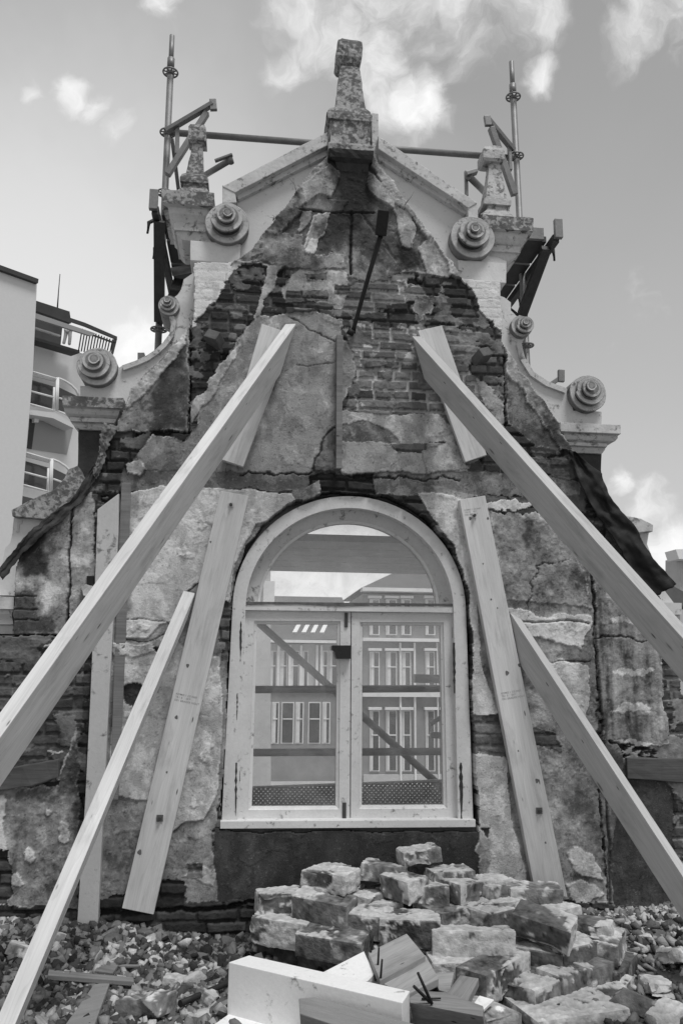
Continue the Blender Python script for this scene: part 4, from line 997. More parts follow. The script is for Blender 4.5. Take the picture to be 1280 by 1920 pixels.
# ================================================================== SCAFFOLD BEHIND THE WALL
scaf = thing('scaffold', 'grey tube scaffold with plank decks standing on the street side of the gable', 'scaffold', (0, 1.1, -5.5))
def std(pts, YY, spig, roses):
    a = U(*pts[0], YY); b = U(*pts[1], YY); dd = (b-a).normalized(); k = (-5.4-a.z)/dd.z
    kk = (spig-pts[0][1])/(pts[1][1]-pts[0][1]); s_ = a+(b-a)*kk
    p = tube('standard', [s_, a+dd*k], .0245, M_SCAF, scaf); tube('spigot', [a, s_+Vector((0, 0, -.02))], .019, M_SCAF, scaf); tube('collar', [s_+Vector((0, 0, .02)), s_-Vector((0, 0, .06))], .0275, M_SCAF, scaf)
    for (x, y) in roses:
        c_ = U(x, y, YY); ax = (a.x + (b.x-a.x)*((c_.z-a.z)/(b.z-a.z)))
        c_ = Vector((ax, YY, c_.z)); vs = []; fs = []; n = 32
        obs = []
        pts_ = [c_+Vector((math.cos(t)*.055, math.sin(t)*.055, 0)) for t in [i*2*math.pi/n for i in range(n+1)]]
        obs.append(tube('r', pts_, .0065, M_SCAF, None, seg=8))
        for i in range(8):
            t = i*math.pi/4+.3; obs.append(tube('r', [c_+Vector((math.cos(t)*.02, math.sin(t)*.02, 0)), c_+Vector((math.cos(t)*.055, math.sin(t)*.055, 0))], .006, M_SCAF, None, seg=6))
        obs.append(tube('r', [c_-Vector((0, 0, .02)), c_+Vector((0, 0, .02))], .030, M_SCAF, None, seg=16))
        join_meshes('rosette', obs, scaf)
std(((323, 67), (297, 640)), 1.1, 118, [(320, 136), (313, 249), (306, 362), (298, 618)])
std(((958, 116), (985, 640)), 1.1, 166, [(960, 182), (968, 293), (983, 648)])
Ys = 1.1
def tb(a, b, r=.024, Y1=Ys, Y2=None, mt=None, nm='ledger', par=None): return tube(nm, [U(*a, Y1), U(*b, Y2 if Y2 is not None else Y1)], r, mt or M_SCAF, par or scaf)
def fb(a, b, w_, h_, Y1=Ys, Y2=None, mt=None, nm='bracket_bar'): return bar(nm, U(*a, Y1), U(*b, Y2 if Y2 is not None else Y1), w_, h_, mt or M_SCAF, scaf, up=(0, 1, 0), bevel=.004)
tb((315, 248), (968, 297), .0245)
# left upper bracket
fb((312, 246), (400, 194), .03, .05, 1.0, .9); fb((399, 187), (401, 207), .05, .03, .9, .9, nm='end_plate'); fb((314, 328), (388, 212), .04, .05, .95, .93); fb((333, 238), (332, 290), .03, .04, 1.0, 1.0)
fb((323, 262), (335, 356), .028, .04, 1.2, 1.2, M_DKSTEEL); tb((372, 336), (432, 300), .022, 1.3, .8, nm='tie_tube'); fb((403, 302), (436, 290), .016, .03, .8, .78, nm='clamp'); tb((430, 292), (434, 306), .02, .8, .8, nm='clamp_jaw')
# right upper bracket
fb((914, 224), (962, 282), .03, .05, .95, 1.05); fb((912, 218), (915, 236), .05, .03, .93, .93, nm='end_plate'); fb((920, 240), (964, 366), .045, .05, .95, 1.0); fb((954, 275), (956, 320), .025, .04, 1.05, 1.05)
tb((878, 330), (912, 364), .026, .8, 1.2, nm='tie_tube'); fb((873, 321), (874, 368), .024, .03, .85, .85); fb((873, 328), (893, 322), .03, .05, .8, .8, nm='clamp')
# upper deck: steel planks on brackets
zd = U(287, 388, .6).z
xl, xr = U(289, 388, .6).x, U(1038, 440, .6).x
for i in range(3):
    y0 = .62+i*.34
    pts = [(xl+.05, y0), (xr-.05, y0), (xr-.05, y0+.31), (xl+.05, y0+.31)]
    vs = [(x, y, zd) for x, y in pts]+[(x, y, zd-.045) for x, y in pts]
    mesh('deck_plank', vs, [[0, 1, 2, 3], [7, 6, 5, 4]]+[[k, (k+1) % 4, 4+(k+1) % 4, 4+k] for k in range(4)], M_DKSTEEL, scaf, bevel=.003)
for (xx, sgn) in ((xl, 1), (xr, -1)):
    bar('transom_bar', (xx+.02*sgn, .52, zd-.07), (xx+.02*sgn, 1.72, zd-.07), .045, .06, M_DKSTEEL, scaf)
    bar('end_plate', (xx+.01*sgn, .50, zd-.08), (xx+.01*sgn, .50, zd+.06), .055, .035, M_SCAF, scaf, up=(0, 1, 0))
    for yy in (.75, 1.1, 1.5):
        tube('deck_hook', [(xx+.0*sgn, yy, zd), (xx-.05*sgn, yy, zd-.03), (xx-.055*sgn, yy, zd-.11)], [.014, .014, .008], M_DKSTEEL, scaf, seg=8)
def pl3(nm, a, b, w_, h_, mt=M_DKSTEEL): return bar(nm, a, b, w_, h_, mt, scaf, up=(0, 1, 0), bevel=.003)
pl3('brace', (xl+.04, .60, zd-.1), U(300, 606, 1.1)+Vector((0, -.03, 0)), .07, .05)
pl3('brace', (xl+.10, 1.45, zd-.1), U(304, 600, 1.1)+Vector((.02, .03, 0)), .08, .05)
pl3('brace', (xr-.06, .60, zd-.1), U(976, 592, 1.1)+Vector((0, -.03, 0)), .07, .05)
pl3('brace', (xr-.18, 1.45, zd-.1), U(972, 592, 1.1)+Vector((-.02, .03, 0)), .06, .05)
bar('fascia_board', (xl+.08, .60, zd+.02), (xl+.34, .60, zd+.02), .03, .07, M_SCAF, scaf)
bar('fascia_board', (xr-.08, .60, zd+.0), (xr-.34, .60, zd+.0), .03, .09, M_SCAF, scaf)
tube('guard_tube', [U(322, 510, .9), U(372, 500, .9)], .03, M_SCAF, scaf)
# middle deck seen through the fanlight
z2 = U(652, 1003, .6).z
for i in range(5):
    y0 = .6+i*.34
    pts = [(-1.25, y0), (1.45, y0), (1.45, y0+.32), (-1.25, y0+.32)]
    vs = [(x, y, z2) for x, y in pts]+[(x, y, z2-.045) for x, y in pts]
    mesh('deck_plank', vs, [[0, 1, 2, 3], [7, 6, 5, 4]]+[[k, (k+1) % 4, 4+(k+1) % 4, 4+k] for k in range(4)], mat('deck_grey', .5, .3, 8, .7, .3, 40), scaf, bevel=.003)
# small bracket ends that show over the scroll walls
fb((1030, 722), (1050, 708), .03, .05, .8, .8); fb((1051, 694), (1051, 716), .045, .03, .78, .78, nm='end_plate'); fb((259, 670), (272, 670), .05, .05, .8, .8, nm='end_plate')
# lower bay
for y_ in (1291, 1409):
    a = U(480, y_+2, .95); b = U(832, y_, .95); dd = b-a; tube('ledger', [a-dd*1.6, b+dd*1.2], .0245, M_SCAF, scaf)
a = U(485, 1168, 1.02); b = U(815, 1465, 1.02); dd = b-a; tube('diagonal_brace', [a-dd*.12, b+dd*.12], .0245, M_SCAF, scaf)
tb((776, 1272), (850, 1274), .03, 1.1, 1.1, nm='tie_tube'); tb((806, 1358), (850, 1330), .016, 1.1, 1.1, nm='tie_tube'); tb((806, 1378), (850, 1380), .022, 1.1, 1.1, nm='tie_tube')
mp_ = bpy.data.materials.new('perforated_steel'); mp_.use_nodes = True; t = mp_.node_tree; b = t.nodes['Principled BSDF']
b.inputs['Base Color'].default_value = (.22, .22, .22, 1); b.inputs['Roughness'].default_value = .5; b.inputs['Metallic'].default_value = .3
co = N(t, 'ShaderNodeTexCoord').outputs['Object']; se = N(t, 'ShaderNodeSeparateXYZ'); L(t, co, se.inputs[0])
PITCH = .028
ry = MATH(t, 'DIVIDE', se.outputs['Z'], PITCH*.5); rrow = MATH(t, 'FLOOR', ry); off = MATH(t, 'MULTIPLY', MATH(t, 'MODULO', MATH(t, 'ADD', rrow, 1000), 2), .5)
ux = MATH(t, 'SUBTRACT', MATH(t, 'FRACT', MATH(t, 'ADD', MATH(t, 'DIVIDE', se.outputs['X'], PITCH), off)), .5)
uy = MATH(t, 'MULTIPLY', MATH(t, 'SUBTRACT', MATH(t, 'FRACT', ry), .5), .5)
rr_ = MATH(t, 'SQRT', MATH(t, 'ADD', MATH(t, 'MULTIPLY', ux, ux), MATH(t, 'MULTIPLY', uy, uy)))
hole = MATH(t, 'LESS_THAN', rr_, .13)
tr = N(t, 'ShaderNodeBsdfTransparent'); mx = N(t, 'ShaderNodeMixShader'); L(t, hole, mx.inputs[0]); L(t, b.outputs[0], mx.inputs[1]); L(t, tr.outputs[0], mx.inputs[2])
L(t, mx.outputs[0], t.nodes['Material Output'].inputs[0])
p0, p1 = U(470, 1478, .9), U(835, 1465, .75)
for a, b_ in ((p0, p1),):
    dd = b_-a; a = a-dd*1.4; b_ = b_+dd*1.0; hh = .34
    vs = [a, b_, b_-Vector((0, 0, hh)), a-Vector((0, 0, hh))]; vs += [v+Vector((0, .004, 0)) for v in vs]
    mesh('toe_board', vs, [[0, 1, 2, 3], [7, 6, 5, 4]]+[[k, (k+1) % 4, 4+(k+1) % 4, 4+k] for k in range(4)], mp_, scaf)
    bar('toe_board_rim', a+Vector((0, 0, .006)), b_+Vector((0, 0, .006)), .02, .014, M_ZINC, scaf)
mesh('deck_plank', [(-2.2, .7, .12), (2.4, .7, .12), (2.4, 1.7, .12), (-2.2, 1.7, .12), (-2.2, .7, .07), (2.4, .7, .07), (2.4, 1.7, .07), (-2.2, 1.7, .07)], [[0, 1, 2, 3], [7, 6, 5, 4]]+[[k, (k+1) % 4, 4+(k+1) % 4, 4+k] for k in range(4)], M_SCAF, scaf)

# ================================================================== GROUND
def structure(o): o['kind'] = 'structure'; return o
SZ = -5.5
mesh('street', [(-900, -300, SZ), (900, -300, SZ), (900, 1500, SZ), (-900, 1500, SZ)], [[0, 1, 2, 3]], mat('street_paving', .22, .3, 3, .9, .2, 20), None, kind='structure')
mesh('pavement', [(-60, 43, SZ+.12), (80, 43, SZ+.12), (80, 50, SZ+.12), (-60, 50, SZ+.12), (-60, 43, SZ), (80, 43, SZ)], [[0, 1, 2, 3], [0, 4, 5, 1]], mat('pavement_slabs', .45, .2, 3, .9, .2, 20), None, kind='structure')
# storeys below the attic floor
mesh('floor_slab', [(x, y, z) for z in (-.10, SZ-.1) for x, y in ((-3, -7), (3.2, -7), (3.2, .34), (-3, .34))], [[0, 1, 2, 3], [7, 6, 5, 4]]+[[k, (k+1) % 4, 4+(k+1) % 4, 4+k] for k in range(4)], M_CORE, None, kind='structure')
gx = np.arange(-3, 3.2, .016); gy = np.arange(-4.0, .05, .016)
GX, GY = np.meshgrid(gx, gy)
def gheight(x, y):
    h = .05*(fbm(x, y, 2.5, 200, 4)-.5)+.012*(fbm(x, y, 14, 210, 4)-.5)
    h = h+.10*np.exp(-((y+.02)/.28)**2)*np.clip((np.abs(x+.1)-.3)*1.2, 0, 1)
    h = h+.05*np.exp(-(((x+1.9)/.6)**2+((y+.15)/.3)**2))+.08*np.exp(-(((x-2.05)/.38)**2+((y+.3)/.4)**2))
    h = h+.10*np.exp(-(((x-.62)/.46)**2+((y+.45)/.20)**2)*1.8)
    return h
GH = gheight(GX, GY)
me = bpy.data.meshes.new('attic_floor'); nz_, nx_ = GX.shape
vv = np.stack([GX.ravel(), GY.ravel(), GH.ravel()], 1)
ii, jj = np.meshgrid(np.arange(nz_-1), np.arange(nx_-1), indexing='ij'); ii, jj = ii.ravel(), jj.ravel()
q = np.stack([ii*nx_+jj, ii*nx_+jj+1, (ii+1)*nx_+jj+1, (ii+1)*nx_+jj], 1)
me.vertices.add(len(vv)); me.vertices.foreach_set('co', vv.ravel().astype(np.float32)); me.loops.add(q.size); me.loops.foreach_set('vertex_index', q.ravel().astype(np.int32))
me.polygons.add(len(q)); me.polygons.foreach_set('loop_start', (np.arange(len(q))*4).astype(np.int32)); me.polygons.foreach_set('use_smooth', np.ones(len(q), bool)); me.update(calc_edges=True)
me.materials.append(M_GROUND)
ga = np.where(fbm(GX, GY, 5, 230, 5) > .52, .13, .06)*(.7+.7*fbm(GX, GY, 30, 240, 4)); setalb(me, ga.ravel())
o = bpy.data.objects.new('attic_floor', me); link(o, kind='structure')

# rubble: thousands of chips nobody could count
def chips(n, seed):
    r = np.random.default_rng(seed)
    cube = np.array([(x, y, z) for x in (-1, 1) for y in (-1, 1) for z in (-1, 1)], float)
    F = np.array([(0, 1, 3, 2), (4, 6, 7, 5), (0, 4, 5, 1), (2, 3, 7, 6), (0, 2, 6, 4), (1, 5, 7, 3)])
    x = r.uniform(-2.35, 2.45, n); y = -2.5*r.uniform(.0, 1.0, n)**1.7-.01
    s = .0025+.013*r.random(n)**4.0+.004*r.random(n)
    k = (x > -.3) & (x < 1.62) & (y < -.10)
    keep = ~k | (r.random(n) < .12); keep &= (y > -2.6) & ~((np.abs(x-.02) < .45) & (y < -.95))
    sparse = (x > -1.3) & (x < -.3) & (y > -.5) & (r.random(n) < .55); keep &= ~sparse
    x, y, s = x[keep], y[keep], s[keep]; n = len(x)
    q_ = r.normal(size=(n, 4)); q_[:, 0] += 1.2; q_ /= np.linalg.norm(q_, axis=1)[:, None]
    W, a, b, c = q_.T
    Rm = np.stack([1-2*(b*b+c*c), 2*(a*b-c*W), 2*(a*c+b*W), 2*(a*b+c*W), 1-2*(a*a+c*c), 2*(b*c-a*W), 2*(a*c-b*W), 2*(b*c+a*W), 1-2*(a*a+b*b)], 1).reshape(n, 3, 3)
    vs = cube[None]*(.82+.3*r.random((n, 8, 3)))*np.stack([1.5+.9*r.random(n), 1+.5*r.random(n), .4+.5*r.random(n)], 1)[:, None]
    vs = np.einsum('nij,nkj->nki', Rm, vs)*s[:, None, None]
    z = gheight(x, y)+s*.45
    vs += np.stack([x, y, z], 1)[:, None]
    fs = (F[None]+8*np.arange(n)[:, None, None]).reshape(-1, 4)
    tone = np.where(r.random(n) < .36, .26+.28*r.random(n), np.where(r.random(n) < .6, .09+.10*r.random(n), .03+.04*r.random(n)))
    dk = fbm(x, y, 2.0, 300, 3); tone = tone*np.where(dk < .43, .4, 1)
    return vs.reshape(-1, 3), fs, np.repeat(tone, 8)
v3, fq, al = chips(125000, 5)
me = bpy.data.meshes.new('rubble'); me.vertices.add(len(v3)); me.vertices.foreach_set('co', v3.ravel().astype(np.float32)); me.loops.add(fq.size); me.loops.foreach_set('vertex_index', fq.ravel().astype(np.int32))
me.polygons.add(len(fq)); me.polygons.foreach_set('loop_start', (np.arange(len(fq))*4).astype(np.int32)); me.update(calc_edges=True); me.validate()
me.materials.append(M_BRICK); setalb(me, al)
rub_me = me
# larger faceted stones in the same spread: spheres cut by random planes
def stones(n, seed):
    r = np.random.default_rng(seed); bm = bmesh.new(); bmesh.ops.create_icosphere(bm, subdivisions=3, radius=1.0); bm.verts.ensure_lookup_table()
    P = np.array([v.co[:] for v in bm.verts]); Fc = np.array([[v.index for v in f.verts] for f in bm.faces]); bm.free()
    x = r.uniform(-2.3, 2.4, n); y = -2.2*r.uniform(0, 1, n)**1.4-.02; keep = ~((x > -.32) & (x < 1.6) & (y < -.02)) & ~((x > -.95) & (x < -.3) & (y > -.25) & (r.random(n) < .6))
    x, y = x[keep], y[keep]; n = len(x)
    pts = np.repeat(P[None], n, 0)
    for k in range(11):
        nn = r.normal(size=(n, 3)); nn /= np.linalg.norm(nn, axis=1)[:, None]; d = r.uniform(.38, .72, n)
        dt = np.einsum('nij,nj->ni', pts, nn); ex = np.maximum(dt-d[:, None], 0); pts = pts-ex[..., None]*nn[:, None]
    s = .012+.034*r.random(n)**2.5
    pts = pts*np.stack([1.3+.8*r.random(n), 1+.4*r.random(n), .5+.5*r.random(n)], 1)[:, None]
    pts += (hsh(np.arange(pts.size).reshape(pts.shape), np.zeros(pts.shape), 3)-.5)*.03
    q_ = r.normal(size=(n, 4))*.5; q_[:, 0] += 1.0; q_ /= np.linalg.norm(q_, axis=1)[:, None]; W, a, b, c = q_.T
    Rm = np.stack([1-2*(b*b+c*c), 2*(a*b-c*W), 2*(a*c+b*W), 2*(a*b+c*W), 1-2*(a*a+c*c), 2*(b*c-a*W), 2*(a*c-b*W), 2*(b*c+a*W), 1-2*(a*a+b*b)], 1).reshape(n, 3, 3)
    th = r.uniform(0, 6.28, n); cz_, sz_ = np.cos(th), np.sin(th); Rz = np.stack([cz_, -sz_, 0*th, sz_, cz_, 0*th, 0*th, 0*th, 0*th+1], 1).reshape(n, 3, 3)
    pts = np.einsum('nij,nkj->nki', Rz@Rm, pts)*s[:, None, None]+np.stack([x, y, gheight(x, y)+s*.35], 1)[:, None]
    tn = np.where(r.random(n) < .38, .34+.22*r.random(n), .06+.12*r.random(n)); tn = tn[:, None]*(.8+.5*hsh(np.arange(n)[:, None]+0*pts[..., 0], (pts[..., 2]*160), 5))
    return pts.reshape(-1, 3), (Fc[None]+len(P)*np.arange(n)[:, None, None]).reshape(-1, 3), tn.ravel()
v3, ft_, al = stones(1300, 9)
me = bpy.data.meshes.new('stones'); me.from_pydata([], [], []); me.vertices.add(len(v3)); me.vertices.foreach_set('co', v3.ravel().astype(np.float32)); me.loops.add(ft_.size); me.loops.foreach_set('vertex_index', ft_.ravel().astype(np.int32))
me.polygons.add(len(ft_)); me.polygons.foreach_set('loop_start', (np.arange(len(ft_))*3).astype(np.int32)); me.update(calc_edges=True); setalb(me, al)
bm = bmesh.new(); bm.from_mesh(rub_me); bm.from_mesh(me); bm.to_mesh(rub_me); bm.free(); bpy.data.meshes.remove(me)
link(bpy.data.objects.new('rubble', rub_me), kind='stuff')

# ================================================================== LOOSE BRICKS
def brick_obj(px, py, z, yaw, pitch, roll, L_, W_, H_, mort, tone, label, seed, name='brick', cat='brick', group='reclaimed bricks heaped below the window', rag=1.0, broken=0):
    nx, ny, nz = max(6, int(L_/.0085)), max(5, int(W_/.0085)), max(4, int(H_/.0085))
    bm = bmesh.new(); grid = {}
    def vert(i, j, k):
        if (i, j, k) not in grid: grid[(i, j, k)] = bm.verts.new(((i/nx-.5)*L_, (j/ny-.5)*W_, (k/nz-.5)*H_))
        return grid[(i, j, k)]
    for (A_, B_, fx) in ((nx, ny, lambda a, b, s: (a, b, s*nz)), (nx, nz, lambda a, b, s: (a, s*ny, b)), (ny, nz, lambda a, b, s: (s*nx, a, b))):
        for s in (0, 1):
            for a in range(A_):
                for b in range(B_):
                    c_ = [vert(*fx(a, b, s)), vert(*fx(a+1, b, s)), vert(*fx(a+1, b+1, s)), vert(*fx(a, b+1, s))]
                    bm.faces.new(c_ if s else c_[::-1])
    bmesh.ops.recalc_face_normals(bm, faces=bm.faces); bm.normal_update()
    sv = Vector((seed*3.7, seed*1.3, seed*.7)); al = []
    hx, hy, hz = L_/2, W_/2, H_/2
    cutn = Vector((math.cos(seed), math.sin(seed*2.3), .6)).normalized()
    for v in bm.verts:
        p = v.co.copy()
        # worn rounded arrises
        r_ = .0045+.004*mnoise.noise(p*18+sv)
        q = Vector((max(abs(p.x)-(hx-r_), 0), max(abs(p.y)-(hy-r_), 0), max(abs(p.z)-(hz-r_), 0)))
        l = q.length
        if l > r_ and sum(1 for t_ in q if t_ > 0) > 1:
            q2 = q*(r_/l); p -= Vector((math.copysign(q.x-q2.x, p.x), math.copysign(q.y-q2.y, p.y), math.copysign(q.z-q2.z, p.z)))
        ns = mnoise.noise(p*9+sv); nf = mnoise.noise(p*38+sv); nf2 = mnoise.noise(p*85+sv)
        big_ = mnoise.noise(p*5.5+sv*1.7)
        face = .24*(v.normal.z > .5)+.34*(seed % 4 == 1 and v.normal.x > .7)+.30*(seed % 4 == 2 and v.normal.x < -.7)+.3*(seed % 5 == 3 and v.normal.y < -.7)-.20*(v.normal.y < -.7)
        mo = ss(.045, .065, big_*.8+.30*ns+.22*nf+.10*nf2 + (mort-.5)*.9+face*.5-.02)
        mo = float(mo)
        chip = max(0, mnoise.noise(p*7+sv*2.1)-.28)*.05*rag
        p += v.normal*(ns*.0017*rag+nf*.0012+nf2*.0010+mo*(.0032+.004*nf+.002*nf2)-chip)
        if broken:
            dist = p.dot(cutn)-.33*L_-.008*mnoise.noise(p*20+sv)
            if dist > 0: p -= cutn*dist
        v.co = p
        bt = tone*1.1*(1+.8*ns+.6*nf+.45*nf2)
        if mnoise.noise(p*16+sv*.9) > .35: bt *= 2.2
        mt = (.46+.16*nf+.12*ns+.12*nf2)
        al.append(max(.02, bt*(1-mo)+mt*mo))
    for f in bm.faces: f.smooth = True
    me = bpy.data.meshes.new(name); bm.to_mesh(me); bm.free(); me.set_sharp_from_angle(angle=R(24)); me.materials.append(M_BRICK); setalb(me, al)
    o = bpy.data.objects.new(name, me); o.location = Zp(px, py, z); o.rotation_euler = (R(roll), R(pitch), R(yaw))
    return link(o, None, label, cat, group)
BL = .285; BW_ = .14; BH = .088
pile = [
 # px, py, z, yaw, pitch, roll, L, W, H, mortar, tone, label
 (785, 1603, .445, 8, -6, 0, .20, .13, .07, .62, .17, 'topmost small brick on the heap with pale mortar stuck on it'),
 (612, 1642, .345, 52, 0, 4, .27, .13, .075, .6, .17, 'long brick half hidden behind the bright-ended brick, upper left of the heap'),
 (634, 1650, .365, -32, 0, 0, .15, .17, .085, .66, .07, 'brick with dark front and bright mortared end, near the heap top left'),
 (722, 1634, .375, -20, 3, 0, .22, .13, .08, .42, .17, 'mortar-patched brick just right of the bright-ended one'),
 (758, 1662, .335, -58, 0, 3, .20, .14, .10, .45, .15, 'brick standing end-on at the centre top of the heap'),
 (808, 1677, .300, -14, 0, 0, .175, .14, .10, .34, .17, 'squarish grey brick in the middle of the top layer'),
 (842, 1640, .365, 10, 0, 0, .22, .14, .06, .52, .16, 'thin brick lying behind the squarish one at the top'),
 (858, 1668, .320, -60, 0, 0, .17, .13, .09, .55, .16, 'brick with a mortared end wedged right of the squarish brick'),
 (900, 1658, .325, 12, 0, 0, .27, .13, .06, .72, .2, 'mortar-topped brick lying flat at the back right of the top layer'),
 (938, 1668, .300, 22, 3, 0, .24, .13, .065, .35, .17, 'brick lying slightly raised behind the right-hand top bricks'),
 (1000, 1680, .270, -5, 0, 0, .26, .15, .10, .50, .16, 'brick at the far right of the top layer beside the wall plate foot'),
 (526, 1692, .250, 12, 0, 0, .22, .16, .10, .58, .11, 'brick at the left shoulder of the heap with mortar hanging below it'),
 (608, 1702, .262, -30, 3, 6, .285, .14, .11, .34, .15, 'large grey brick tilted forward at the left front of the heap'),
 (700, 1682, .270, 48, 0, 0, .27, .12, .06, .45, .17, 'flat brick sunk between the end-on brick and the grey front brick'),
 (642, 1672, .285, 40, 0, 0, .2, .12, .06, .6, .2, 'mortary brick showing under the bright-ended brick'),
 (678, 1728, .215, -24, 0, 3, .27, .15, .105, .30, .15, 'dark-faced brick in the second front row, left of the pale slab'),
 (715, 1702, .235, 6, 0, 0, .18, .13, .07, .65, .18, 'small mortared half brick in the dip at the centre of the heap'),
 (530, 1743, .160, -20, 3, 0, .27, .15, .115, .60, .13, 'brick with a curved sheet of mortar on its left front face'),
 (624, 1770, .150, -24, 2, 5, .31, .15, .10, .36, .14, 'long brick low on the left front, above the white board'),
 (768, 1742, .200, -10, 0, 0, .27, .17, .125, .66, .12, 'thick brick with a crust of mortar on top, left of the broad pale slab'),
 (884, 1768, .180, -8, 0, -8, .36, .16, .115, .95, .25, 'broad brick whose whole front is smooth pale mortar'),
 (850, 1712, .235, 25, 0, 0, .27, .16, .07, .5, .2, 'flat brick just above the broad pale one'),
 (920, 1700, .245, 15, 0, 0, .30, .15, .07, .74, .2, 'brick with a white crust on its upper edge below the far right brick'),
 (940, 1722, .215, 30, 0, 0, .30, .16, .12, .55, .18, 'big flat brick with a pale right end in the right middle of the heap'),
 (1018, 1738, .240, -32, 10, 8, .26, .17, .11, .36, .11, 'dark brick tipped on its corner on the right side of the heap'),
 (1045, 1712, .22, 30, 0, 0, .2, .12, .06, .9, .2, 'pale lump of mortar and brick behind the tipped dark brick'),
 (1098, 1742, .170, -30, 0, 0, .24, .15, .09, .36, .12, 'brown-grey brick at the right shoulder of the heap'),
 (1138, 1775, .120, 58, 0, 0, .28, .13, .10, .58, .16, 'brick seen edge-on at the right shoulder, its side scraped white'),
 (1070, 1788, .120, 25, 0, 0, .25, .15, .11, .55, .09, 'dark brick with a pale corner under the brown-grey brick'),
 (1003, 1790, .120, -30, 0, 5, .27, .15, .10, .58, .15, 'brick with a mortared end below the tipped dark brick'),
 (848, 1815, .105, 0, 0, 0, .20, .15, .085, .80, .12, 'mortar-capped half brick under the broad pale brick'),
 (925, 1828, .100, 42, 0, 0, .36, .15, .12, .42, .13, 'long brick with a sooty end lying front to back in the lower middle'),
 (1000, 1856, .045, 32, 0, 0, .24, .20, .10, .42, .16, 'brick with a scraped white side in the lower right of the heap'),
 (1060, 1838, .060, 32, 0, 0, .22, .14, .10, .56, .16, 'brick behind the scraped one, its right side pale'),
 (1106, 1832, .050, 30, 0, 0, .16, .14, .13, .55, .13, 'upright half brick blotched with mortar on the lower right'),
 (1150, 1822, .030, 50, 0, 0, .30, .14, .10, .38, .10, 'dark brick second from the ground at the right end'),
 (1140, 1868, -.01, 50, 0, 0, .30, .14, .10, .44, .10, 'lowest brick at the right end of the heap'),
 (514, 1770, .060, -20, 0, 0, .17, .14, .09, .35, .07, 'sooty half brick under the mortar-faced brick at the left end'),
 (560, 1795, .045, -25, 0, 0, .2, .14, .11, .1, .035, 'black brick low on the left, above the white board'),
 (604, 1800, .050, -20, 0, 0, .2, .14, .09, .35, .12, 'small brown-grey brick beside the black one'),
 (1060, 1905, -.01, 12, 0, 0, .42, .26, .10, .97, .3, 'wide pale slab of mortar at the bottom right of the heap'),
 (905, 1902, .055, 30, 8, 0, .20, .22, .06, .10, .27, 'smooth grey tile fragment at the bottom, left of the pale slab'),
 (760, 1790, .09, 0, 0, 0, .3, .15, .1, .5, .12, 'brick mostly hidden behind the split boards'),
 (700, 1800, .05, 20, 0, 0, .3, .15, .1, .5, .12, 'brick under the split boards'),
]
for i, b_ in enumerate(pile):
    brick_obj(*b_, seed=i+2)
# buried bricks that carry the heap
sup = [(x, y, z) for z, pts in ((.06, ((.05, -.35), (.38, -.38), (.72, -.40), (1.02, -.42), (1.28, -.55), (.35, -.62), (.68, -.66), (1.0, -.70), (.1, -.62))), (.17, ((.2, -.32), (.52, -.34), (.85, -.36), (.5, -.58), (.8, -.60), (1.1, -.5))), (.27, ((.35, -.30), (.66, -.32), (.9, -.36)))) for (x, y) in pts]

# bigger loose chunks on the floor, each its own thing
chunks = [(40, 1782, .10, .12, 'pale jagged mortar lump at the far left behind the lower prop', .9, .2), (170, 1765, .07, .09, 'half brick lying behind the foot of the lower left prop', .3, .12), (208, 1742, .08, .10, 'dark broken brick against the foot of the white post', .25, .09), (228, 1750, .07, .09, 'second broken brick right of the white post, edge pale', .55, .12),
          (252, 1756, .07, .09, 'third broken brick in the row right of the white post', .55, .12), (283, 1768, .06, .10, 'flat brown brick fragment right of the row of broken bricks', .2, .13), (340, 1748, .05, .10, 'pale triangular plaster shard lying left of the brick heap', .95, .3), (306, 1780, .05, .09, 'flat brick flake in the middle of the left rubble', .4, .14),
          (148, 1800, .05, .10, 'broad pale plaster flake left of the rubble plank', .85, .3), (275, 1885, .05, .16, 'wide flat brick fragment at the bottom left', .25, .12), (100, 1765, .05, .08, 'small pale chunk just behind the lower left prop', .85, .25), (368, 1770, .05, .08, 'dark flat fragment beside the pale triangular shard', .1, .10),
          (420, 1752, .05, .12, 'dark slate-like fragment leaning in front of the footing', .1, .1), (1150, 1740, .05, .12, 'grey fragment by the footing right of the heap', .4, .12), (1205, 1760, .06, .12, 'sooty fragment in front of the right footing', .3, .08), (1262, 1790, .07, .12, 'large pale chunk at the right edge', .95, .3), (1230, 1850, .05, .12, 'angular pale shard low at the right edge', .9, .3),
          (1190, 1880, .04, .16, 'brown brick fragment on the floor right of the heap', .3, .12), (1250, 1905, .04, .12, 'pale mortar lump in the bottom right corner', .95, .3), (20, 1760, .07, .09, 'pale stone chip against the wall at the far left', .8, .3), (330, 1840, .04, .08, 'small pale plaster chip near the middle of the left rubble', .9, .3), (400, 1868, .04, .11, 'brick shard left of the white board end', .3, .14)]
for i, (px, py, z, s, lab, mo, tn) in enumerate(chunks):
    brick_obj(px, py, z-.01, (i*67) % 180-90, (i*37) % 30-15, (i*53) % 36-18, s*1.25, s*.85, s*.45, mo, tn, lab, seed=i+80, name='broken_brick', cat='brick fragment', group='larger fragments lying in the rubble', rag=2.2, broken=2)

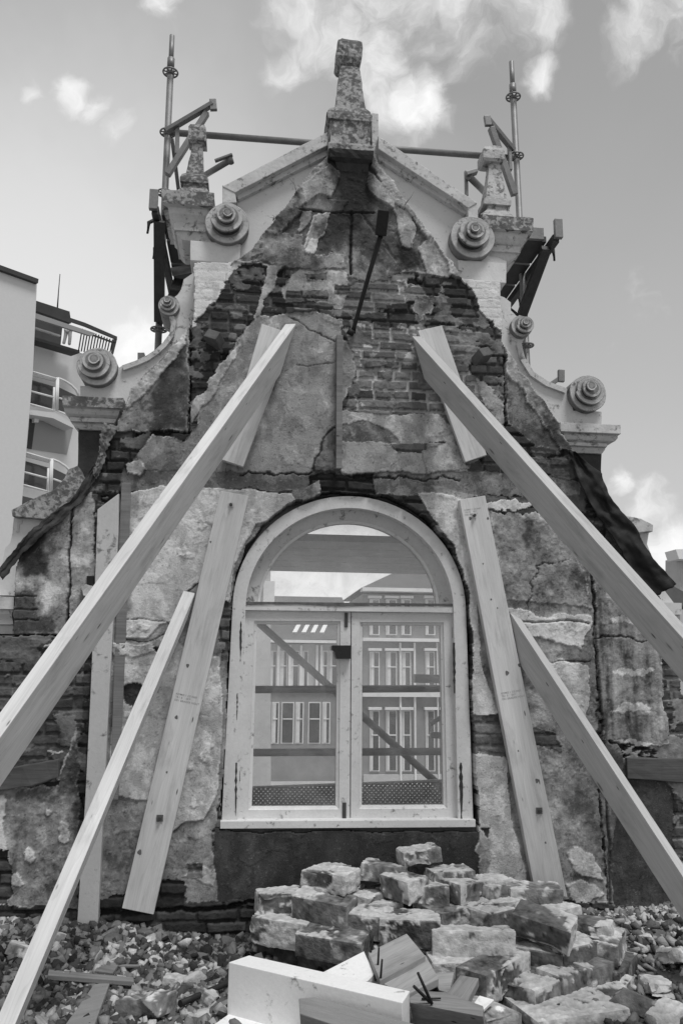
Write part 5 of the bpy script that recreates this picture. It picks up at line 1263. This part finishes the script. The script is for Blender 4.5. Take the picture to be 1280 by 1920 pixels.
# ================================================================== BOARDS, NAILS AND SCRAP IN FRONT
def slab(name, pts, th, material, label=None, cat=None, parent=None, bevel=.003, group=None, down=None, axis=None):
    """pts: (px, py, z) corners of the upper face; local X follows the first edge"""
    q = [Zp(*p) for p in pts]; n = len(q)
    a = q[axis[0]] if axis else q[0]; b = q[axis[1]] if axis else q[1]
    d = (b-a).normalized(); nn = (q[1]-q[0]).cross(q[2]-q[1]).normalized()
    if nn.z < 0: nn = -nn
    s = nn.cross(d).normalized(); nn = d.cross(s)
    Mx = Matrix.Identity(4)
    for i in range(3): Mx[i][0], Mx[i][1], Mx[i][2], Mx[i][3] = d[i], s[i], nn[i], a[i]
    inv = Mx.inverted(); off = Vector(down) if down else -nn*th
    vs = [inv @ p for p in q]+[inv @ (p+off) for p in q]
    o = mesh(name, vs, [list(range(n)), list(range(2*n-1, n-1, -1))]+[[i, (i+1) % n, n+(i+1) % n, n+i] for i in range(n)], material, None, bevel=bevel, label=label, cat=cat, group=group)
    o.matrix_world = Mx
    if parent is not None: child(o, parent)
    return o
slab('white_board', [(429, 1804, .235), (754, 1880, .235), (768, 1858, .235), (467, 1791, .235)], .2, M_BOARD, 'thick white painted board lying on edge across the foreground', 'board', down=(0, 0, -.21))
slab('white_board', [(395, 1925, .05), (436, 1896, .05), (560, 1925, .05), (520, 1990, .05)], .03, M_BOARD, 'white painted board lying flat at the bottom edge below the upright one', 'board')
slab('white_offcut', [(575, 1838, .20), (682, 1783, .25), (701, 1826, .22), (690, 1838, .215), (660, 1850, .2)], .03, M_BOARD, 'white triangular offcut sticking up behind the upright white board', 'board offcut')
slab('timber_moulding', [(560, 1872, .20), (590, 1869, .205), (700, 1898, .2), (830, 1935, .2), (830, 1990, .2), (562, 1900, .19)], .10, mat('brown_timber', .22, .3, 9, .7, .4, 60, stretch=(.3, 3, 3)), 'broken brown timber moulding lying against the front of the white board', 'moulding', axis=(1, 2))
p1 = slab('split_board', [(690, 1785, .26), (762, 1750, .28), (797, 1792, .26), (712, 1838, .24)], .03, M_WOODG, 'grey split board with three upright nails behind the white board', 'board')
p2 = slab('split_board', [(712, 1840, .225), (797, 1790, .245), (822, 1834, .225), (768, 1862, .21), (738, 1856, .21)], .03, M_WOODG, 'grey split board in front of the one with the upright nails', 'board')
p3 = slab('split_board', [(764, 1856, .20), (835, 1860, .21), (905, 1886, .2), (905, 1906, .2), (768, 1880, .19)], .09, M_WOODO, 'thick old board end with crossed bent nails, right of the white board', 'board')
p4 = slab('split_board', [(832, 1868, .17), (862, 1828, .19), (897, 1834, .19), (872, 1886, .17)], .03, M_WOODO, 'short dark split board leaning on the lower bricks', 'board')
slab('split_board', [(812, 1826, .17), (850, 1822, .18), (842, 1862, .16), (822, 1856, .16)], .02, M_WOODG, 'thin brown splinter of board between the crossed nails and the half brick', 'board')
slab('white_offcut', [(878, 1895, .10), (898, 1866, .12), (926, 1874, .11), (890, 1908, .1)], .015, M_BOARD, 'small white offcut beside the smooth grey tile fragment', 'board offcut')
def nail(a, b, par, r=.0045, z0=.24, z1=.34):
    P0 = Zp(*a, z0); dep = (P0-CAM).dot(Fv); P1_ = V(*b, dep-.01); o = tube('nail', [P0, P1_], [r*1.0, r*.8], M_IRON, None, seg=8); child(o, par)
nail((694, 1790), (699, 1754), p1, z0=.25); nail((708, 1814), (710, 1777), p1, z0=.24); nail((713, 1837), (716, 1799), p1, z0=.235)
nail((809, 1882), (783, 1824), p3, .0065, .20); nail((805, 1878), (775, 1849), p3, .0065, .20); nail((790, 1873), (826, 1872), p3, .004, .20)
slab('batten_scrap', [(92, 1817, .06), (250, 1832, .06), (252, 1840, .06), (90, 1828, .06)], .02, M_WOODO, 'long dark batten lying across the left rubble', 'batten')
slab('batten_scrap', [(-40, 1806, .05), (262, 1808, .06), (262, 1811, .06), (-40, 1810, .05)], .01, M_WOODO, 'thin dark lath crossing behind the long batten', 'batten')
slab('plank_scrap', [(208, 1776, .07), (240, 1782, .07), (212, 1824, .06), (178, 1820, .06)], .02, M_WOODO, 'short worn plank end lying in the left rubble above the batten', 'plank')
slab('plank_scrap', [(176, 1846, .04), (208, 1838, .045), (176, 1925, .04), (120, 1925, .04)], .02, mat('brown_timber', .22), 'dark dusty plank running to the bottom edge on the left', 'plank')
o = tube('iron_bar', [Zp(338, 1882, .05), Zp(360, 1872, .05), Zp(430, 1842, .06), Zp(470, 1828, .05)], [.014, .012, .012, .012], M_IRON, None, label='black iron bar lying in the rubble left of the white board', cat='iron bar')

# ================================================================== HOUSES ACROSS THE STREET (seen through the window)
HY = 46.0
M_H1 = mat('light_facade', .50, .25, .7, .9, .1, 4); M_H2 = mat('grey_facade', .24, .3, .7, .9, .1, 4); M_TRIM = mat('white_trim', .80, .05, 1, .7, 0); M_RT = mat('roof_tiles', .13, .3, 1.2, .8, .5, 14)
M_WIN = mat('far_window_glass', .06, .3, 1, .12, 0, spec=.8); M_CURT = mat('curtain', .7, .1, 3, .9, 0)
def HB(nm, x0, y0, x1, y1, dep0, dep1, mt, par):      # photo rectangle at the facade plane, pushed between two depths
    a, b = U(x0, y0, HY), U(x1, y1, HY)
    vs = [(x, HY+d_, z) for d_ in (dep0, dep1) for x, z in ((a.x, a.z), (b.x, a.z), (b.x, b.z), (a.x, b.z))]
    return mesh(nm, vs, [[0, 1, 2, 3], [7, 6, 5, 4]]+[[k, (k+1) % 4, 4+(k+1) % 4, 4+k] for k in range(4)], mt, par)
hb = HB
def window_far(par, x0, y0, x1, y1, head=True, curt=.35, o_=0.0):
    hb = lambda nm, a0, b0, a1, b1, d0, d1, mt, pp: HB(nm, a0, b0, a1, b1, d0+o_, d1+o_, mt, pp)
    f = hb('window', x0-2, y0-2, x1+2, y1+2, -.14, .1, M_TRIM, par)
    def kid(o): o.parent = f; o.matrix_parent_inverse = Matrix.Identity(4); o.matrix_world = o.matrix_world
    kid(hb('pane', x0, y0, x1, y1, -.17, -.15, M_WIN, par))
    if curt: kid(hb('curtain', x0, y0, x0+(x1-x0)*curt, y1, -.19, -.175, M_CURT, par))
    kid(hb('glazing_bar', x0, (y0*.6+y1*.4)-1, x1, (y0*.6+y1*.4)+1, -.24, -.18, M_TRIM, par))
    if head: hb('window_head', x0-5, y0-8, x1+5, y0-3, -.4, .1, M_TRIM, par)
hA = thing('town_house', 'long low town house with skylights in its roof, behind the left window sash', 'house', (U(560, 1400, HY).x, HY, SZ))
hb('facade', 380, 1205, 668, 1500, 0, 8, M_H1, hA); hb('cornice', 376, 1198, 672, 1207, -.7, .2, M_TRIM, hA)
a, b = U(376, 1200, HY), U(672, 1200, HY); c_, d_ = U(392, 1150, HY+5), U(664, 1150, HY+5)
rf = mesh('roof', [(a.x, HY-.7, a.z), (b.x, HY-.7, b.z), (b.x-.5, HY+5, a.z+3.2), (a.x+.5, HY+5, a.z+3.2), (b.x, HY+11, b.z), (a.x, HY+11, a.z)], [[0, 1, 2, 3], [3, 2, 4, 5], [0, 3, 5], [1, 4, 2]], M_RT, hA)
for k in range(4):
    x = 548+k*17; P_ = [U(x+dx_, 1200, HY).x for dx_ in (0, 8)]; z0 = a.z
    def rp(xx, t): return Vector((xx, HY-.7+5.7*t-.08, z0+3.2*t+.12))
    sk = [rp(P_[0], .14), rp(P_[1], .14), rp(P_[1]+.9, .62), rp(P_[0]+.9, .62)]
    mesh('skylight', sk+[v+Vector((0, .1, -.16)) for v in sk], [[0, 1, 2, 3], [7, 6, 5, 4]]+[[j, (j+1) % 4, 4+(j+1) % 4, 4+j] for j in range(4)], M_TRIM, hA)
for (x0, x1, cu) in ((430, 440, .4), (446, 456, .4), (466, 476, .4), (486, 500, 0), (506, 516, .5), (526, 536, .5), (545, 558, .3), (564, 575, .5), (602, 612, .4), (618, 630, .3)): window_far(hA, x0, 1222, x1, 1288, False, cu)
hb('string_course', 380, 1293, 668, 1299, -.25, .1, M_TRIM, hA); hb('shop_front', 470, 1300, 668, 1480, -.12, .1, M_H2, hA)
for (x0, x1, cu) in ((484, 504, .2), (512, 520, .5), (530, 548, 0), (556, 566, .5), (580, 598, 0), (606, 616, .5), (634, 660, .3)): window_far(hA, x0, 1318, x1, 1392, False, cu)
hb('dormer', 484, 1160, 496, 1196, -.3, 2, M_TRIM, hA)
hB = thing('town_house', 'tall town house with hipped roof and white cornice, behind the right window sash', 'house', (U(760, 1400, HY).x, HY, SZ))
hb('facade', 676, 1116, 900, 1500, -1, 9, M_H2, hB)
hb('cornice', 672, 1106, 904, 1117, -1.8, -.8, M_TRIM, hB); hb('string_course', 674, 1197, 902, 1206, -1.5, -.9, M_TRIM, hB); hb('string_course', 674, 1296, 902, 1306, -1.4, -.9, M_TRIM, hB)
a, b = U(670, 1107, HY), U(906, 1107, HY); mz = U(760, 1078, HY+3).z
mesh('roof', [(a.x, HY-1.8, a.z), (b.x, HY-1.8, a.z), (b.x, HY+9, a.z), (a.x, HY+9, a.z), (a.x+3.4, HY+3, mz+.4), (b.x-2, HY+3, mz+.4)], [[0, 1, 5, 4], [1, 2, 5], [2, 3, 4, 5], [3, 0, 4]], M_RT, hB)
hb('chimney', 750, 1066, 770, 1100, 2, 3.4, M_H1, hB)
for row_, (y0, y1) in enumerate(((1128, 1190), (1224, 1290), (1332, 1440))):
    for (x0, x1) in ((690, 704), (720, 736), (748, 762), (792, 806), (820, 834), (850, 864)): window_far(hB, x0, y0, x1, y1, True, .25 if row_ != 1 else .4, -.95)
for (x0, x1) in ((742, 746), (768, 773), (810, 815)): hb('pilaster', x0, 1206, x1, 1480, -1.25, -.95, M_TRIM, hB)
hb('bay_plinth', 676, 1448, 900, 1500, -1.2, -.9, M_H1, hB)
for x0 in (520, 541, 562, 592, 600, 640, 648): hb('pilaster', x0, 1210, x0+3, 1292, -.3, -.05, M_TRIM, hA)
hC = thing('corner_shed', 'small light outbuilding with a bright doorway, at the lower left of the fanlight', 'building', (U(505, 1200, 30).x, 30, SZ))
a, b = U(488, 1068, 30), U(516, 1250, 30)
mesh('body', [(x, y, z) for y in (30, 33) for x, z in ((a.x-1.5, a.z), (b.x-.3, a.z), (b.x, SZ), (a.x-1.5, SZ))], [[0, 1, 2, 3], [7, 6, 5, 4]]+[[j, (j+1) % 4, 4+(j+1) % 4, 4+j] for j in range(4)], M_H1, hC)
a, b = U(494, 1090, 30), U(514, 1136, 30)
mesh('window', [(x, y, z) for y in (29.85, 30.1) for x, z in ((a.x, a.z), (b.x, a.z), (b.x, b.z), (a.x, b.z))], [[0, 1, 2, 3], [7, 6, 5, 4]]+[[j, (j+1) % 4, 4+(j+1) % 4, 4+j] for j in range(4)], M_TRIM, hC)
# hedge / street greenery in front of the left house
def bush(name, label, cx_, cy_, cz_, rx, ry, rz, n, seed, tone=.08):
    r = np.random.default_rng(seed); u = r.normal(size=(n, 3)); u /= np.linalg.norm(u, axis=1)[:, None]; rad = r.random(n)**.5
    c = u*rad[:, None]*np.array([rx, ry, rz]); c *= (.8+.4*r.random((n, 1)))
    a_ = r.normal(size=(n, 3)); a_ /= np.linalg.norm(a_, axis=1)[:, None]; b_ = np.cross(a_, r.normal(size=(n, 3))); b_ /= np.linalg.norm(b_, axis=1)[:, None]
    s = .12+.12*r.random((n, 1)); c = c+np.array([cx_, cy_, cz_])
    v = np.stack([c-a_*s, c+b_*s*.5, c+a_*s, c-b_*s*.5], 1).reshape(-1, 3)
    crown = mesh('crown', v, [[4*i, 4*i+1, 4*i+2, 4*i+3] for i in range(n)], mat('foliage_grey', .07, .5, 2, .6, 0), None)
    t_ = thing(name, label, 'tree', (cx_, cy_, SZ)); pin(crown, t_)
    tube('trunk', [(cx_, cy_, SZ), (cx_+.1, cy_, cz_)], [.16, .07], M_CORE, t_)

# ================================================================== WHITE APARTMENT BUILDING ON THE LEFT
ub = ray(1750, 1250); ub = Vector((ub.x, ub.y, 0)).normalized(); OB = V(60, 800, 27); nb = Vector((ub.y, -ub.x, 0))   # towards the camera side
if nb.dot(CAM-OB) < 0: nb = -nb
def W(px, py, off=0.0):
    d = ray(px, py); k = (OB+nb*off-CAM).dot(nb)/d.dot(nb); return CAM+d*k
apt = thing('apartment_building', 'modern white apartment building with curved balconies and roof terrace, left edge', 'building', (W(60, 1100).x, W(60, 1100).y, SZ))
M_AW = mat('white_stucco', .60, .03, .3, .9, .08, 12); M_AD = mat('shaded_soffit', .30, .05, 1, .9, 0); M_AG = mat('tinted_glass', .05, .3, .6, .15, 0, spec=.7); M_AT = mat('balcony_metal', .7, .05, 1, .5, 0); M_AK = mat('dark_cladding', .05, .3, 2, .7, 0)
def ap(nm, px, off, back, mt, par=None, bev=0):
    f = [W(x, y, off) for x, y in px]; b = [p-nb*(off-back) for p in f]; n = len(f)
    return mesh(nm, f+b, [list(range(n)), list(range(2*n-1, n-1, -1))]+[[i, (i+1) % n, n+(i+1) % n, n+i] for i in range(n)], mt, par or apt)
ap('stair_tower', [(-160, 448), (70, 528), (62, 700), (42, 940), (30, 1250), (-160, 1250)], 1.2, -5, M_AW)
ap('roof_edge', [(-160, 438), (73, 523), (72, 531), (-160, 448)], 1.35, -5, M_AK)
ap('facade', [(50, 634), (160, 664), (176, 700), (176, 1250), (20, 1250)], 0, -6, M_AW)
ap('roof_slab', [(66, 563), (131, 584), (133, 597), (134, 606), (66, 582)], .9, .3, M_AK); ap('roof_slab', [(133, 596), (160, 605), (220, 631), (220, 637), (160, 612), (133, 603)], .9, .84, M_AK)
ap('terrace_beam', [(64, 586), (180, 625), (172, 630), (64, 596)], 1.0, .9, M_AD)
ap('terrace_back', [(62, 590), (118, 608), (114, 650), (62, 640)], -2.2, -2.4, M_AK)
ap('terrace_rail', [(64, 612), (114, 628), (114, 631), (64, 615)], .5, .4, M_AT)
ap('terrace_sill', [(62, 631), (150, 657), (150, 662), (62, 636)], .7, .2, M_AK)
tube('antenna', [W(108, 580, -2), W(110, 550, -2), W(113, 514, -2)], [.03, .02, .015], M_DKSTEEL, apt)
for i in range(13):
    x = 152+i*5.2; yt = 604+(x-135)*.36+6; ap('pergola_slat', [(x+2, yt), (x+4, yt), (x-3, yt+42-i*1.0), (x-5, yt+42-i*1.0)], .3, .28, M_DKSTEEL)
ap('pergola_rail', [(152, 618), (218, 642), (218, 645), (152, 621)], .35, .3, M_DKSTEEL); ap('pergola_rail', [(212, 636), (220, 636), (213, 664), (210, 664)], .35, .3, M_DKSTEEL)
for (dy, dx_) in ((0, 0), (152, -11)):
    ap('window', [(58+dx_, 712+dy), (103+dx_, 725+dy), (101+dx_, 767+dy), (56+dx_, 757+dy)], .02, -.1, M_AG)
    ap('window', [(111+dx_, 726+dy), (148+dx_, 744+dy), (146+dx_, 775+dy), (109+dx_, 770+dy)], .02, -.1, M_AG)
    ap('balcony_panel', [(57+dx_, 696+dy), (104+dx_, 710+dy), (104+dx_, 715+dy), (57+dx_, 703+dy)], .5, .42, M_AW)
    for (p_, q_) in (((58, 696), (106, 710)), ((56, 733), (102, 745)), ((55, 757), (103, 770)), ((102, 726), (100, 770)), ((107, 708), (105, 770)), ((110, 708), (108, 770)), ((111, 746), (128, 752))):
        tube('rail', [W(p_[0]+dx_, p_[1]+dy, .55), W(q_[0]+dx_, q_[1]+dy, .55)], .035, M_AT, apt, seg=8)
    cv = [(110, 709), (122, 714), (134, 722), (143, 731), (148, 742)]
    tube('curved_rail', [W(x+dx_, y+dy, .55) for x, y in cv], .04, M_AT, apt, seg=8)
    tube('curved_rail', [W(x+dx_, y+dy+62, .55) for x, y in cv[:4]], .035, M_AT, apt, seg=8)
ap('soffit', [(56, 774), (100, 781), (138, 800), (126, 852), (62, 842), (50, 838)], .03, -.2, M_AD)
ap('balcony_edge', [(56, 768), (104, 774), (142, 796), (139, 803), (100, 784), (56, 777)], .6, .0, M_AW)
ap('door', [(58, 778), (68, 780), (60, 842), (52, 840)], .05, -.1, M_AK)
ap('wall_lamp', [(65, 779), (74, 780), (73, 792), (65, 791)], .2, .05, M_TRIM)
ap('window', [(43, 930), (80, 939), (80, 950), (42, 946)], .02, -.1, M_AG)
def skin(name, joints, edges, radii, material):
    me = bpy.data.meshes.new(name); me.from_pydata([tuple(j) for j in joints], edges, []); me.materials.append(material)
    o = bpy.data.objects.new(name, me); COL.objects.link(o)
    s_ = o.modifiers.new('s', 'SKIN'); sv = me.skin_vertices[0].data
    for i, r_ in enumerate(radii): sv[i].radius = (r_, r_); sv[i].use_root = (i == 0)
    sb = o.modifiers.new('u', 'SUBSURF'); sb.levels = 2; sb.render_levels = 2
    dg = bpy.context.evaluated_depsgraph_get(); m2 = bpy.data.meshes.new_from_object(o.evaluated_get(dg)); bpy.data.objects.remove(o)
    o = bpy.data.objects.new(name, m2)
    for p in m2.polygons: p.use_smooth = True
    return o
ft = W(126, 649, -.1)
tj = [(0, 0, 1.0), (-.10, 0, .9), (-.14, 0, .5), (-.20, 0, .1), (.10, 0, .9), (.14, -.03, .5), (.12, 0, .05)]
tj = [tuple(c*.62 for c in j) for j in tj]
tr_ = skin('hanging_trousers', tj, [(0, 1), (1, 2), (2, 3), (0, 4), (4, 5), (5, 6)], [c*.62 for c in (.15, .13, .10, .095, .13, .10, .095)], mat('pale_cloth', .4, .2, 5, .9, 0))
tr_.location = ft; link(tr_, None, 'pale trousers hanging under the terrace beam of the white apartment building', 'trousers')
# right-hand neighbour beyond the shoulder
nbr = thing('neighbour_building', 'pale stuccoed building with tiled roof edge, just visible at the far right', 'building', (U(1300, 1100, 6).x, 6, SZ))
def nbp(nm, px, Y0_, Y1_, mt): prism(nm, px, Y0_, Y1_, mt, nbr)
nbp('wall', [(1274, 1044), (1400, 1044), (1400, 1700), (1274, 1700)], 6, 6.4, M_H1); nbp('cornice', [(1266, 1030), (1400, 1026), (1400, 1048), (1272, 1048)], 5.8, 6.1, M_TRIM)
nbp('roof', [(1244, 1108), (1252, 1094), (1282, 1110), (1300, 1140), (1262, 1134)], 4, 4.5, M_RT)
